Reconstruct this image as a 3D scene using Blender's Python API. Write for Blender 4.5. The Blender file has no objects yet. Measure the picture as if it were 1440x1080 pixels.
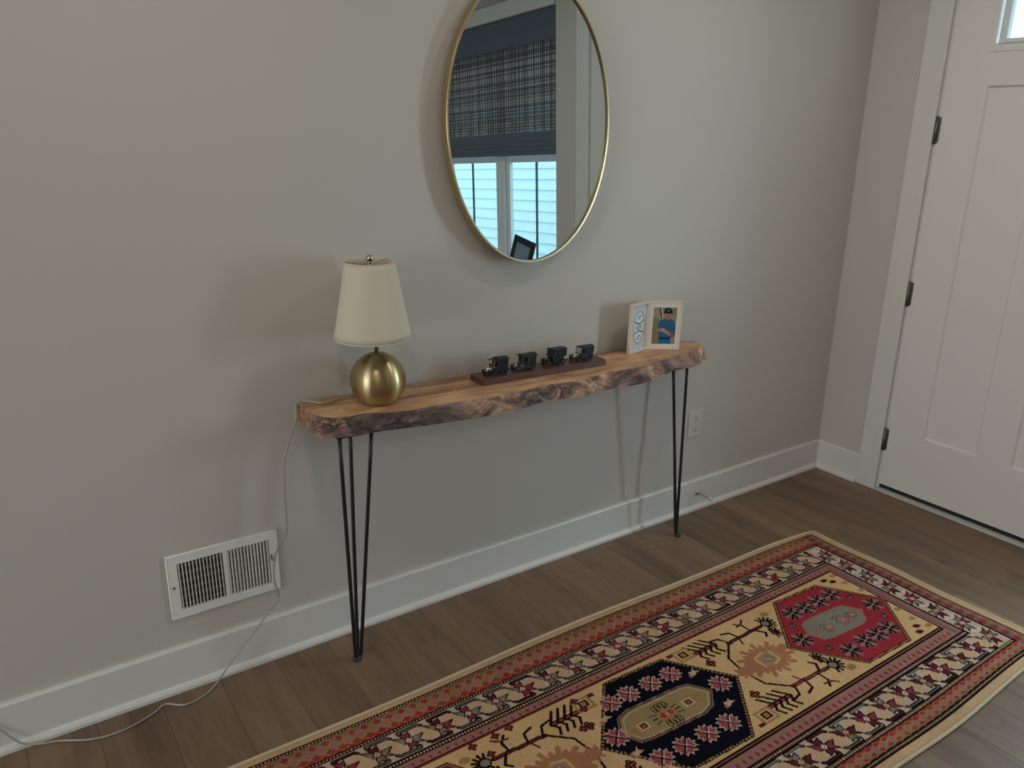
import bpy, bmesh, math, random
import numpy as np
from mathutils import Vector, Matrix, noise

random.seed(7)
SC = bpy.context.scene
COL = SC.collection
R = math.radians

# ------------------------------------------------------------------ camera
CAM_LOC = (-3.3477, -2.1667, 1.5851)
yaw, pitch, roll, foc = 0.6037, 0.3104, 0.0131, 1118.8
fw = Vector((math.sin(yaw)*math.cos(pitch), math.cos(yaw)*math.cos(pitch), -math.sin(pitch)))
rt = Vector((math.cos(yaw), -math.sin(yaw), 0))
up = rt.cross(fw)
r2 = rt*math.cos(roll) + up*math.sin(roll)
u2 = -rt*math.sin(roll) + up*math.cos(roll)
cd = bpy.data.cameras.new('camera')
cd.sensor_width = 36.0
cd.sensor_fit = 'HORIZONTAL'
cd.lens = foc*36.0/1440.0
cd.clip_start = 0.02
cam = bpy.data.objects.new('camera', cd)
cam.matrix_world = Matrix(((r2.x, u2.x, -fw.x, CAM_LOC[0]), (r2.y, u2.y, -fw.y, CAM_LOC[1]),
                           (r2.z, u2.z, -fw.z, CAM_LOC[2]), (0, 0, 0, 1)))
COL.objects.link(cam)
SC.camera = cam

# ------------------------------------------------------------------ world, lamps, exposure
SC.view_settings.view_transform = 'Standard'
SC.view_settings.look = 'None'
SC.view_settings.gamma = 1.0
SC.view_settings.use_curve_mapping = False
SC.view_settings.exposure = 0.0

w = bpy.data.worlds.new('overcast_sky')
SC.world = w
w.use_nodes = True
bg = w.node_tree.nodes['Background']
bg.inputs['Color'].default_value = (0.62, 0.86, 1.0, 1)
bg.inputs['Strength'].default_value = 3.0

def area(name, loc, target, sx, sy, power, color):
    l = bpy.data.lights.new(name, 'AREA')
    l.shape = 'RECTANGLE'
    l.size, l.size_y = sx, sy
    l.energy = power
    l.color = color
    o = bpy.data.objects.new(name, l)
    o.location = loc
    o.rotation_euler = (Vector(target) - Vector(loc)).to_track_quat('-Z', 'Y').to_euler()
    COL.objects.link(o)
    return o

COOL = (0.78, 0.90, 1.0)
WARM = (1.0, 0.86, 0.70)
# daylight arriving at the sidelight beside the door, and an unseen fill lamp added at the left to brighten the front wall
area('sidelight_daylight', (0.20, -1.60, 1.18), (-1.5, -1.30, 1.12), 0.34, 0.75, 23, (0.68, 0.86, 1.0))
area('left_fill_light', (-7.9, -1.9, 1.5), (0, -1.2, 1.2), 2.3, 1.6, 60, (0.98, 0.97, 0.97))
# recessed ceiling lamps
for lx, ly, pw in ((-3.0, -0.95, 4.6), (-1.1, -0.95, 5.2), (-3.6, -3.2, 4), (-1.2, -3.4, 4)):
    area('ceiling_lamp', (lx, ly, 2.555), (lx, ly, 0), 0.16, 0.16, pw, WARM)

# ------------------------------------------------------------------ helpers
def srgb(r, g, b):
    f = lambda c: (c/12.92 if c <= 0.04045 else ((c+0.055)/1.055)**2.4)
    return (f(r/255), f(g/255), f(b/255))

ORG = {}

def link(name, mesh, parent=None, loc=None):
    o = bpy.data.objects.new(name, mesh)
    COL.objects.link(o)
    if parent is not None:
        o.parent = parent
    if loc is not None:
        o.location = loc
    return o

def root(name, loc, label=None, cat=None, group=None, kind=None):
    o = link(name, None, None, loc)
    o.empty_display_size = 0.05
    tag(o, label, cat, group, kind)
    ORG[o] = Vector(loc)
    return o

def tag(o, label=None, cat=None, group=None, kind=None):
    if label: o['label'] = label
    if cat: o['category'] = cat
    if group: o['group'] = group
    if kind: o['kind'] = kind
    return o

class MB:
    """collects shapes in world (or local) metres, builds one mesh object"""
    def __init__(self):
        self.bm = bmesh.new()
    def box(self, lo, hi, bev=0.0, seg=1, mat=0):
        bm = self.bm
        vs = [bm.verts.new((x, y, z)) for x in (lo[0], hi[0]) for y in (lo[1], hi[1]) for z in (lo[2], hi[2])]
        q = [(0, 1, 3, 2), (4, 6, 7, 5), (0, 4, 5, 1), (2, 3, 7, 6), (0, 2, 6, 4), (1, 5, 7, 3)]
        fs = [bm.faces.new([vs[i] for i in f]) for f in q]
        for f in fs: f.material_index = mat
        if bev > 0:
            es = list({e for f in fs for e in f.edges})
            r = bmesh.ops.bevel(bm, geom=es, offset=bev, segments=seg, profile=0.5, affect='EDGES')
            for f in r['faces']: f.material_index = mat
        return self
    def hexa(self, pts, mat=0):
        """8 points: bottom ring of 4 then top ring of 4"""
        vs = [self.bm.verts.new(p) for p in pts]
        for f in ((3, 2, 1, 0), (4, 5, 6, 7), (0, 1, 5, 4), (1, 2, 6, 5), (2, 3, 7, 6), (3, 0, 4, 7)):
            self.bm.faces.new([vs[i] for i in f]).material_index = mat
        return self
    def prism(self, poly, axis, a, b, bev=0.0):
        """poly of 2D points extruded along an axis from a to b"""
        def P(p, t):
            if axis == 0: return (t, p[0], p[1])
            if axis == 1: return (p[0], t, p[1])
            return (p[0], p[1], t)
        A = [self.bm.verts.new(P(p, a)) for p in poly]
        B = [self.bm.verts.new(P(p, b)) for p in poly]
        n = len(poly)
        fs = [self.bm.faces.new(A[::-1]), self.bm.faces.new(B)]
        for i in range(n):
            fs.append(self.bm.faces.new((A[i], A[(i+1) % n], B[(i+1) % n], B[i])))
        if bev > 0:
            es = [e for e in fs[0].edges] + [e for e in fs[1].edges]
            bmesh.ops.bevel(self.bm, geom=es, offset=bev, segments=2, profile=0.5, affect='EDGES')
        return self
    def tube(self, pts, r, n=8, caps=True, rad=None):
        pts = [Vector(p) for p in pts]
        rings = []
        t0 = (pts[1]-pts[0]).normalized()
        ref = Vector((0, 0, 1)) if abs(t0.z) < 0.9 else Vector((1, 0, 0))
        nx = t0.cross(ref).normalized()
        for i, p in enumerate(pts):
            if i == 0: t = t0
            elif i == len(pts)-1: t = (pts[-1]-pts[-2]).normalized()
            else: t = ((pts[i+1]-p).normalized()+(p-pts[i-1]).normalized()).normalized()
            nx = (nx - t*nx.dot(t)).normalized()
            ny = t.cross(nx)
            rr = rad[i] if rad else r
            rings.append([self.bm.verts.new(p + (nx*math.cos(a)+ny*math.sin(a))*rr)
                          for a in [2*math.pi*k/n for k in range(n)]])
        for A, B in zip(rings, rings[1:]):
            for k in range(n):
                f = self.bm.faces.new((A[k], A[(k+1) % n], B[(k+1) % n], B[k]))
                f.smooth = True
        if caps:
            self.bm.faces.new(rings[0][::-1]); self.bm.faces.new(rings[-1])
        return self
    def lathe(self, prof, c=(0, 0, 0), axis='z', n=32, sx=1.0, sy=1.0, closed=False, smooth=True):
        """prof: list of (radius, height)"""
        c = Vector(c)
        def P(r, h, a):
            x, y = r*math.cos(a)*sx, r*math.sin(a)*sy
            if axis == 'z': return c + Vector((x, y, h))
            if axis == 'y': return c + Vector((x, h, y))
            return c + Vector((h, x, y))
        rings = []
        for r_, h in prof:
            if r_ <= 1e-9: rings.append([self.bm.verts.new(P(0, h, 0))])
            else: rings.append([self.bm.verts.new(P(r_, h, 2*math.pi*k/n)) for k in range(n)])
        pairs = list(zip(rings, rings[1:]))
        if closed: pairs.append((rings[-1], rings[0]))
        for A, B in pairs:
            for k in range(n):
                a0, a1 = A[k % len(A)], A[(k+1) % len(A)]
                b0, b1 = B[k % len(B)], B[(k+1) % len(B)]
                vs = []
                for v in (a0, a1, b1, b0):
                    if v not in vs: vs.append(v)
                if len(vs) >= 3:
                    f = self.bm.faces.new(vs); f.smooth = smooth
        return self
    def ball(self, c, r, n=16, m=10, sc=(1, 1, 1)):
        prof = [(r*math.sin(math.pi*i/m), -r*math.cos(math.pi*i/m)) for i in range(m+1)]
        prof[0] = (0, -r); prof[-1] = (0, r)
        k = len(self.bm.verts)
        self.lathe(prof, (0, 0, 0), 'z', n)
        self.bm.verts.ensure_lookup_table()
        for v in list(self.bm.verts)[k:]:
            v.co = Vector((v.co.x*sc[0]+c[0], v.co.y*sc[1]+c[1], v.co.z*sc[2]+c[2]))
        return self
    def build(self, name, mat, parent=None, local=False, smooth_angle=None):
        bmesh.ops.recalc_face_normals(self.bm, faces=self.bm.faces[:])
        me = bpy.data.meshes.new(name)
        if not local and parent is not None:
            off = ORG.get(parent, Vector((0, 0, 0)))
            bmesh.ops.translate(self.bm, verts=self.bm.verts[:], vec=-off)
        self.bm.to_mesh(me)
        self.bm.free()
        for m in (mat if isinstance(mat, (list, tuple)) else [mat]):
            me.materials.append(m)
        o = link(name, me, parent)
        ORG[o] = ORG.get(parent, Vector((0, 0, 0))) if (parent is not None and not local) else Vector((0, 0, 0))
        return o

# ------------------------------------------------------------------ materials
def material(name, color, rough=0.5, metal=0.0, **kw):
    m = bpy.data.materials.new(name)
    m.use_nodes = True
    nt = m.node_tree
    b = nt.nodes['Principled BSDF']
    b.inputs['Base Color'].default_value = (*color, 1)
    b.inputs['Roughness'].default_value = rough
    b.inputs['Metallic'].default_value = metal
    for k, v in kw.items():
        b.inputs[k].default_value = v
    return m

def N(m, t, **kw):
    n = m.node_tree.nodes.new(t)
    for k, v in kw.items():
        if k in n.inputs: n.inputs[k].default_value = v
        else: setattr(n, k, v)
    return n

def L(m, a, ao, b, bi):
    m.node_tree.links.new(a.outputs[ao], b.inputs[bi])

def ramp(m, stops):
    n = N(m, 'ShaderNodeValToRGB')
    e = n.color_ramp.elements
    while len(e) < len(stops): e.new(0.5)
    for i, (p, c) in enumerate(stops):
        e[i].position = p
        e[i].color = (*c, 1)
    return n

def bump_noise(m, scale, strength, dist=0.002, detail=3.0, coord='Object', stretch=None):
    tc = N(m, 'ShaderNodeTexCoord')
    nz = N(m, 'ShaderNodeTexNoise', Scale=scale, Detail=detail)
    if stretch:
        mp = N(m, 'ShaderNodeMapping')
        mp.inputs['Scale'].default_value = stretch
        L(m, tc, coord, mp, 'Vector'); L(m, mp, 'Vector', nz, 'Vector')
    else:
        L(m, tc, coord, nz, 'Vector')
    bp = N(m, 'ShaderNodeBump', Strength=strength, Distance=dist)
    L(m, nz, 'Fac', bp, 'Height')
    L(m, bp, 'Normal', m.node_tree.nodes['Principled BSDF'], 'Normal')
    return bp

M = {}
M['wall'] = material('greige_wall_paint', srgb(195, 189, 180), 0.55)
bump_noise(M['wall'], 240, 0.06, 0.001)
M['trim'] = material('white_trim_paint', srgb(214, 211, 205), 0.38)
M['door'] = material('white_door_paint', srgb(223, 219, 213), 0.42)
M['ceiling'] = material('white_ceiling_paint', srgb(232, 230, 226), 0.8)
bump_noise(M['ceiling'], 90, 0.1, 0.002)
M['gap'] = material('dark_gap', srgb(40, 36, 33), 0.8)
M['alu'] = material('aluminium_sill', srgb(200, 198, 194), 0.4, 0.25)
M['hinge'] = material('satin_nickel', srgb(120, 117, 112), 0.38, 0.9)
M['plastic'] = material('white_plastic', srgb(204, 198, 189), 0.35)
M['vent'] = material('white_enamel', srgb(228, 226, 220), 0.35)
M['ventdark'] = material('duct_interior', srgb(52, 51, 50), 0.7)
M['iron'] = material('black_powder_coat', srgb(22, 23, 24), 0.42)
M['rubber'] = material('grey_rubber', srgb(52, 52, 52), 0.7)
M['gold'] = material('brushed_gold', srgb(208, 188, 146), 0.28, 1.0)
M['silvering'] = material('mirror_silvering', srgb(222, 232, 232), 0.0, 1.0)
M['backing'] = material('mirror_backing', srgb(60, 55, 50), 0.8)
M['shade'] = material('cream_lampshade_linen', srgb(206, 196, 174), 0.8)
bump_noise(M['shade'], 900, 0.15, 0.0006)
M['nickel'] = material('polished_nickel', srgb(190, 184, 172), 0.2, 1.0)
M['plinth'] = material('dark_plinth_wood', srgb(92, 58, 48), 0.4)
M['van'] = material('dark_van_enamel', srgb(20, 32, 44), 0.28)
M['vanroof'] = material('dark_roof_enamel', srgb(26, 28, 30), 0.4)
M['tyre'] = material('tyre_rubber', srgb(16, 16, 17), 0.6)
M['silver'] = material('pewter', srgb(200, 198, 188), 0.25, 0.9)
M['vanglass'] = material('van_window_dark', srgb(12, 14, 18), 0.1)
M['whitewood'] = material('whitewashed_frame_wood', srgb(222, 205, 188), 0.5)
M['mat'] = material('frame_mat_card', srgb(226, 216, 203), 0.7)
M['blackframe'] = material('black_frame', srgb(28, 32, 38), 0.4)
M['greyphoto'] = material('grey_photo', srgb(120, 140, 158), 0.3)
M['winframe'] = material('white_vinyl_window', srgb(216, 222, 224), 0.4)
M['grille'] = material('dark_window_grille', srgb(70, 82, 84), 0.5)
M['siding'] = material('pale_siding', srgb(205, 222, 224), 0.7)
M['shade_band'] = material('dark_blind_fabric', srgb(88, 97, 108), 0.8)
M['reed'] = material('woven_blind_reed', srgb(112, 117, 122), 0.75)
M['reed_pale'] = material('pale_blind_reed', srgb(182, 186, 186), 0.75)
M['thread'] = material('woven_blind_thread', srgb(66, 70, 76), 0.8)
M['ground'] = material('outdoor_ground', srgb(150, 150, 145), 0.9)

# brushed anisotropic brass of the lamp ball
M['brass'] = material('brushed_brass', srgb(190, 172, 128), 0.36, 1.0, Anisotropic=0.85)
tn = N(M['brass'], 'ShaderNodeTangent', direction_type='RADIAL', axis='Z')
M['brass'].node_tree.nodes['Principled BSDF'].inputs['Anisotropic Rotation'].default_value = 0.25
L(M['brass'], tn, 'Tangent', M['brass'].node_tree.nodes['Principled BSDF'], 'Tangent')

# clear cord
M['cord'] = material('clear_vinyl_cord', srgb(196, 190, 178), 0.18)
M['cord'].node_tree.nodes['Principled BSDF'].inputs['Transmission Weight'].default_value = 0.35

# glazing: clear pane that lets daylight straight through with a faint reflection
def glass(name, tint):
    m = bpy.data.materials.new(name)
    m.use_nodes = True
    nt = m.node_tree
    nt.nodes.clear()
    out = N(m, 'ShaderNodeOutputMaterial')
    mix = N(m, 'ShaderNodeMixShader', Fac=0.06)
    tr = N(m, 'ShaderNodeBsdfTransparent', Color=(*tint, 1))
    gl = N(m, 'ShaderNodeBsdfGlossy', Roughness=0.02)
    L(m, tr, 'BSDF', mix, 1); L(m, gl, 'BSDF', mix, 2); L(m, mix, 'Shader', out, 'Surface')
    return m
M['glass'] = glass('window_glass', (0.94, 0.98, 0.98))

# floor planks: grey brown oak
def plank_material():
    m = material('grey_brown_oak', (0.2, 0.15, 0.11), 0.42)
    b = m.node_tree.nodes['Principled BSDF']
    tc = N(m, 'ShaderNodeTexCoord')
    oi = N(m, 'ShaderNodeObjectInfo')
    mul = N(m, 'ShaderNodeVectorMath', operation='SCALE')
    comb = N(m, 'ShaderNodeCombineXYZ')
    L(m, oi, 'Random', comb, 'X'); L(m, oi, 'Random', comb, 'Y'); L(m, oi, 'Random', comb, 'Z')
    L(m, comb, 'Vector', mul, 0); mul.inputs['Scale'].default_value = 37.0
    add = N(m, 'ShaderNodeVectorMath', operation='ADD')
    L(m, tc, 'Object', add, 0); L(m, mul, 'Vector', add, 1)
    mp = N(m, 'ShaderNodeMapping'); mp.inputs['Scale'].default_value = (1.0, 0.11, 1.0)
    L(m, add, 'Vector', mp, 'Vector')
    n1 = N(m, 'ShaderNodeTexNoise', Scale=9.0, Detail=5.0, Roughness=0.6, Distortion=0.6)
    L(m, mp, 'Vector', n1, 'Vector')
    n2 = N(m, 'ShaderNodeTexNoise', Scale=90.0, Detail=4.0, Roughness=0.6)
    L(m, mp, 'Vector', n2, 'Vector')
    kn = N(m, 'ShaderNodeTexNoise', Scale=3.2, Detail=3.0, Distortion=1.2)
    L(m, add, 'Vector', kn, 'Vector')
    r1 = ramp(m, [(0.30, srgb(98, 76, 58)), (0.5, srgb(121, 96, 74)), (0.72, srgb(135, 109, 86))])
    L(m, n1, 'Fac', r1, 'Fac')
    r2_ = ramp(m, [(0.35, (0.72, 0.70, 0.68)), (0.6, (1, 1, 1))])
    L(m, n2, 'Fac', r2_, 'Fac')
    mx = N(m, 'ShaderNodeMix', data_type='RGBA', blend_type='MULTIPLY'); mx.inputs[0].default_value = 0.45
    m.node_tree.links.new(r1.outputs[0], mx.inputs[6]); m.node_tree.links.new(r2_.outputs[0], mx.inputs[7])
    rk = ramp(m, [(0.24, (0.45, 0.40, 0.38)), (0.36, (1, 1, 1))])
    L(m, kn, 'Fac', rk, 'Fac')
    mk = N(m, 'ShaderNodeMix', data_type='RGBA', blend_type='MULTIPLY'); mk.inputs[0].default_value = 0.8
    m.node_tree.links.new(mx.outputs[2], mk.inputs[6]); m.node_tree.links.new(rk.outputs[0], mk.inputs[7])
    mr = N(m, 'ShaderNodeMapRange'); mr.inputs['To Min'].default_value = 0.86; mr.inputs['To Max'].default_value = 1.12
    L(m, oi, 'Random', mr, 'Value')
    hs = N(m, 'ShaderNodeHueSaturation')
    m.node_tree.links.new(mk.outputs[2], hs.inputs['Color']); L(m, mr, 'Result', hs, 'Value')
    L(m, hs, 'Color', b, 'Base Color')
    bp = N(m, 'ShaderNodeBump', Strength=0.15, Distance=0.001)
    L(m, n2, 'Fac', bp, 'Height'); L(m, bp, 'Normal', b, 'Normal')
    return m
M['plank'] = plank_material()

def slab_top_material():
    m = material('live_edge_slab_wood', (0.3, 0.17, 0.08), 0.42)
    b = m.node_tree.nodes['Principled BSDF']
    tc = N(m, 'ShaderNodeTexCoord')
    mp = N(m, 'ShaderNodeMapping'); mp.inputs['Scale'].default_value = (0.34, 1.7, 1.0)
    L(m, tc, 'Object', mp, 'Vector')
    n1 = N(m, 'ShaderNodeTexNoise', Scale=9.0, Detail=6.0, Roughness=0.62, Distortion=1.6)
    L(m, mp, 'Vector', n1, 'Vector')
    n2 = N(m, 'ShaderNodeTexNoise', Scale=6.0, Detail=3.0, Distortion=0.8)
    L(m, tc, 'Object', n2, 'Vector')
    r1 = ramp(m, [(0.30, srgb(124, 88, 64)), (0.44, srgb(194, 148, 110)), (0.58, srgb(224, 180, 138)), (0.74, srgb(174, 124, 92))])
    L(m, n1, 'Fac', r1, 'Fac')
    r2_ = ramp(m, [(0.34, (0.56, 0.49, 0.44)), (0.6, (1, 1, 1))])
    L(m, n2, 'Fac', r2_, 'Fac')
    mx = N(m, 'ShaderNodeMix', data_type='RGBA', blend_type='MULTIPLY'); mx.inputs[0].default_value = 0.7
    m.node_tree.links.new(r1.outputs[0], mx.inputs[6]); m.node_tree.links.new(r2_.outputs[0], mx.inputs[7])
    m.node_tree.links.new(mx.outputs[2], b.inputs['Base Color'])
    return m
M['slab'] = slab_top_material()

def bark_material():
    m = material('bark_edge', (0.1, 0.07, 0.06), 0.75)
    b = m.node_tree.nodes['Principled BSDF']
    tc = N(m, 'ShaderNodeTexCoord')
    mp = N(m, 'ShaderNodeMapping'); mp.inputs['Scale'].default_value = (0.6, 1, 1.2)
    L(m, tc, 'Object', mp, 'Vector')
    n1 = N(m, 'ShaderNodeTexNoise', Scale=13.0, Detail=8.0, Roughness=0.74, Distortion=1.3)
    L(m, mp, 'Vector', n1, 'Vector')
    n2 = N(m, 'ShaderNodeTexNoise', Scale=7.0, Detail=2.0)
    L(m, tc, 'Object', n2, 'Vector')
    r1 = ramp(m, [(0.34, srgb(48, 44, 48)), (0.45, srgb(116, 98, 92)), (0.54, srgb(176, 146, 130)), (0.66, srgb(232, 200, 178))])
    L(m, n1, 'Fac', r1, 'Fac')
    r2_ = ramp(m, [(0.38, srgb(112, 106, 118)), (0.62, srgb(255, 236, 214))])
    L(m, n2, 'Fac', r2_, 'Fac')
    mx = N(m, 'ShaderNodeMix', data_type='RGBA', blend_type='MULTIPLY'); mx.inputs[0].default_value = 0.8
    m.node_tree.links.new(r1.outputs[0], mx.inputs[6]); m.node_tree.links.new(r2_.outputs[0], mx.inputs[7])
    m.node_tree.links.new(mx.outputs[2], b.inputs['Base Color'])
    bp = N(m, 'ShaderNodeBump', Strength=0.6, Distance=0.006)
    L(m, n1, 'Fac', bp, 'Height'); L(m, bp, 'Normal', b, 'Normal')
    return m
M['bark'] = bark_material()

def attr_material(name, rough=0.9, sheen=0.0, bump=0.0):
    m = material(name, (0.5, 0.5, 0.5), rough)
    b = m.node_tree.nodes['Principled BSDF']
    a = N(m, 'ShaderNodeVertexColor', layer_name='Dye')
    L(m, a, 'Color', b, 'Base Color')
    b.inputs['Sheen Weight'].default_value = sheen
    b.inputs['Specular IOR Level'].default_value = 0.15
    if bump: bump_noise(m, 420, bump, 0.0025, 2.0)
    return m
M['rug'] = attr_material('knotted_wool_pile', 1.0, 0.0, 0.4)
M['rug'].node_tree.nodes['Principled BSDF'].inputs['Specular IOR Level'].default_value = 0.04
M['print'] = attr_material('photo_print', 0.3)
M['selvedge'] = material('cream_wool_binding', srgb(194, 174, 142), 0.95)
bump_noise(M['selvedge'], 300, 0.6, 0.004)

# ================================================================== ROOM
CEIL = 2.57
XL, YR = -8.0, -6.0
fl = root('floor', (0, 0, 0), kind='structure')
MB().box((XL, YR, -0.06), (0.14, 0.14, -0.012)).build('subfloor', M['gap'], fl)
# planks run away from the table wall, each one a piece of the floor
PW = 0.1675
rng = random.Random(11)
plank_mesh = {}
x = -0.412 + 3*PW
k = 0
while x > XL:
    y = 0.0 - rng.uniform(0.3, 1.5)
    ys = [0.0]
    while y > YR:
        ys.append(y)
        y -= rng.choice((1.1, 1.45, 1.8))
    ys.append(YR)
    for ya, yb in zip(ys, ys[1:]):
        xa, xb = x-PW, min(x, 0.10)
        key = (round(xb-xa, 3), round(ya-yb, 2))
        if key not in plank_mesh:
            mb = MB(); g = 0.0003
            mb.box((g, -(ya-yb)+g, -0.012), (xb-xa-g, -g, 0.0), 0.0007)
            o = mb.build('plank', M['plank'], fl, local=True)
            plank_mesh[key] = o.data
        else:
            o = link('plank', plank_mesh[key], fl)
        o.location = (xa, ya, 0)
    x -= PW

MB().box((XL, 0.0, -0.05), (0.14, 0.14, CEIL)).build('wall_back', M['wall'])['kind'] = 'structure'
MB().box((XL, YR-0.1, CEIL), (0.16, 0.14, CEIL+0.1)).build('ceiling', M['ceiling'])['kind'] = 'structure'
# left wall with an opening added around the fill lamp
wl = MB()
for lo, hi in (((XL-0.14, -0.7, -0.05), (XL, 0.14, CEIL)), ((XL-0.14, YR, -0.05), (XL, -3.1, CEIL)),
               ((XL-0.14, -3.1, -0.05), (XL, -0.7, 0.65)), ((XL-0.14, -3.1, 2.35), (XL, -0.7, CEIL))):
    wl.box(lo, hi)
wl.build('wall_left', M['wall'])['kind'] = 'structure'

# front wall (holds the door, its sidelight and the dining window)
wf = MB()
WX = 0.14
DY0, DY1, DH = -0.332, -1.935, 2.43
WY0, WY1, WZ0, WZ1 = -2.29, -3.90, 0.62, 2.46
for lo, hi in (((0, DY0, -0.05), (WX, 0.0, CEIL)), ((0, DY1, DH), (WX, DY0, CEIL)),
               ((0, WY0, -0.05), (WX, DY1, CEIL)), ((0, WY1, -0.05), (WX, WY0, WZ0)),
               ((0, WY1, WZ1), (WX, WY0, CEIL)), ((0, YR, -0.05), (WX, WY1, CEIL))):
    wf.box(lo, hi)
wf.build('wall_front', M['wall'])['kind'] = 'structure'
MB().box((XL, YR-0.14, -0.05), (0.14, YR, CEIL)).build('wall_rear', M['wall'])['kind'] = 'structure'

# baseboards with shoe moulding
def baseboard(name, axis, a, b, H=0.141):
    prof = [(0, 0), (0.028, 0), (0.028, 0.010), (0.023, 0.018), (0.0145, 0.021), (0.0145, H-0.006), (0.010, H), (0, H)]
    mb = MB()
    if axis == 'x':      # along the back wall, sticking out to -y
        mb.prism([(-p[0], p[1]) for p in prof], 0, a, b)
    else:                # along the front wall, sticking out to -x
        mb.prism([(-p[0], p[1]) for p in prof], 1, a, b)
    o = mb.build(name, M['trim']); o['kind'] = 'structure'
    return o
baseboard('baseboard_back', 'x', XL, 0.0)
baseboard('baseboard_front', 'y', -0.235, 0.0)
baseboard('baseboard_dining', 'y', YR, -2.06)

# door casing
def casing(name, lo, hi):
    o = MB().box(lo, hi, 0.0015).build(name, M['trim']); o['kind'] = 'structure'
casing('trim_1', (-0.018, -0.3305, 0), (0.0, -0.235, CEIL-0.01))
casing('trim_2', (-0.018, -2.06, 0), (0.0, -1.94, CEIL-0.01))
casing('trim_3', (-0.02, -1.94, DH+0.005), (0.0, -0.331, CEIL-0.01))

# ------------------------------------------------------------------ front door
dr = root('door_1', (0.02, -0.80, 0.0), kind='structure')
DA, DB = -0.343, -1.268          # hinge edge, latch edge
DZ0, DZ1 = 0.034, 2.40
X0 = -0.004                      # room side face
XR = 0.007                       # recessed panel face
YS = [DA, -0.506, -0.733, -0.870, -1.097, DB]
def stile(lo, hi):
    return MB().box(lo, hi, 0.0012)
mb = MB()
mb.box((X0, YS[1], DZ0), (0.04, YS[0], DZ1)); mb.box((X0, YS[5], DZ0), (0.04, YS[4], DZ1))
mb.box((X0, YS[3], 0.306), (0.04, YS[2], 1.765))
mb.box((X0, YS[4], DZ0), (0.04, YS[1], 0.306))
mb.box((X0, YS[4], 1.765), (0.04, YS[1], 1.915))
mb.box((X0, YS[4], 2.27), (0.04, YS[1], DZ1))
mb.build('door_slab', M['door'], dr)
for ya, yb in ((YS[1], YS[2]), (YS[3], YS[4])):
    p = MB()
    # sticking (sloped edge) and flat recessed panel
    a, b, z0, z1, s = ya, yb, 0.306, 1.765, 0.007
    P = [(X0, a, z0), (X0, b, z0), (X0, b, z1), (X0, a, z1)]
    Q = [(XR, a-s, z0+s), (XR, b+s, z0+s), (XR, b+s, z1-s), (XR, a-s, z1-s)]
    vp = [p.bm.verts.new(v) for v in P]; vq = [p.bm.verts.new(v) for v in Q]
    for i in range(4):
        j = (i+1) % 4
        p.bm.faces.new((vp[i], vp[j], vq[j], vq[i]))
    p.bm.faces.new(vq)
    p.build('panel', M['door'], dr)
# ledge moulding under the glazed light
MB().box((-0.0075, -1.112, 1.886), (-0.003, -0.490, 1.897), 0.001).build('ledge_moulding', M['door'], dr)
# lite frame and glass
lf = MB()
for lo, hi in (((-0.012, -0.548, 1.913), (0.02, -0.520, 2.272)), ((-0.012, -1.083, 1.913), (0.02, -1.055, 2.272)),
               ((-0.012, -1.055, 1.913), (0.02, -0.548, 1.930)), ((-0.012, -1.055, 2.247), (0.02, -0.548, 2.272))):
    lf.box(lo, hi, 0.004, 2)
lfo = lf.build('lite_frame', M['winframe'], dr)
MB().box((0.012, -1.06, 1.925), (0.018, -0.545, 2.25)).build('pane', M['glass'], lfo)
for zc in (0.252, 0.926, 1.601, 2.275):
    h = MB()
    h.lathe([(0, -0.052), (0.0055, -0.052), (0.0055, 0.052), (0, 0.052)], (-0.0095, -0.3365, zc), 'z', 14)
    h.box((-0.0055, -0.351, zc-0.050), (-0.0035, -0.3375, zc+0.050))
    ho = h.build('hinge', M['hinge'], dr)
    p = MB()
    p.lathe([(0, -0.056), (0.0035, -0.055), (0.0045, -0.052), (0, -0.052)], (-0.0095, -0.3365, zc), 'z', 12)
    p.lathe([(0, 0.052), (0.0045, 0.052), (0.0035, 0.055), (0, 0.056)], (-0.0095, -0.3365, zc), 'z', 12)
    p.build('pin_tip', M['hinge'], ho)
# the latch handle side lies outside the picture; a simple lever completes the door
hd = MB()
hd.lathe([(0, -0.006), (0.027, -0.006), (0.027, -0.014), (0, -0.014)], (0.0, -1.205, 0.98), 'x', 24)
hd.tube([(-0.01, -1.205, 0.98), (-0.05, -1.205, 0.98), (-0.055, -1.195, 0.98), (-0.055, -1.09, 0.98)], 0.008, 10)
hd.build('door_handle', M['hinge'], dr)
MB().box((0.004, DB, 0.006), (0.036, DA, 0.034)).build('door_sweep', M['gap'], dr)
# frame jambs, sill, sidelight
fr = root('window_2', (0.05, -1.6, 0.0), kind='structure')
MB().box((0.0, -0.3405, 0.0), (0.14, -0.332, DH)).build('jamb', M['trim'], fr)
MB().box((0.0, -1.372, 0.0), (0.12, -1.271, DH)).build('jamb', M['trim'], fr)
MB().box((0.0, -1.935, 0.0), (0.12, -1.745, DH)).build('jamb', M['trim'], fr)
MB().box((0.0, -1.271, 2.405), (0.12, -0.3405, DH)).build('head_jamb', M['trim'], fr)
MB().box((0.0, -1.745, 2.2), (0.12, -1.372, DH)).build('rail', M['trim'], fr)
MB().box((0.0, -1.745, 0.0), (0.12, -1.372, 0.24)).build('rail', M['trim'], fr)
MB().box((0.05, -1.745, 0.24), (0.056, -1.372, 2.2)).build('pane', M['glass'], fr)
th = MB()
th.box((-0.026, -1.93, 0.0), (0.006, -0.332, 0.011), 0.003)
th.box((-0.012, -1.93, 0.010), (0.10, -0.332, 0.0135), 0.001)
o = th.build('trim_4', M['alu']); o['kind'] = 'structure'

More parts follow.
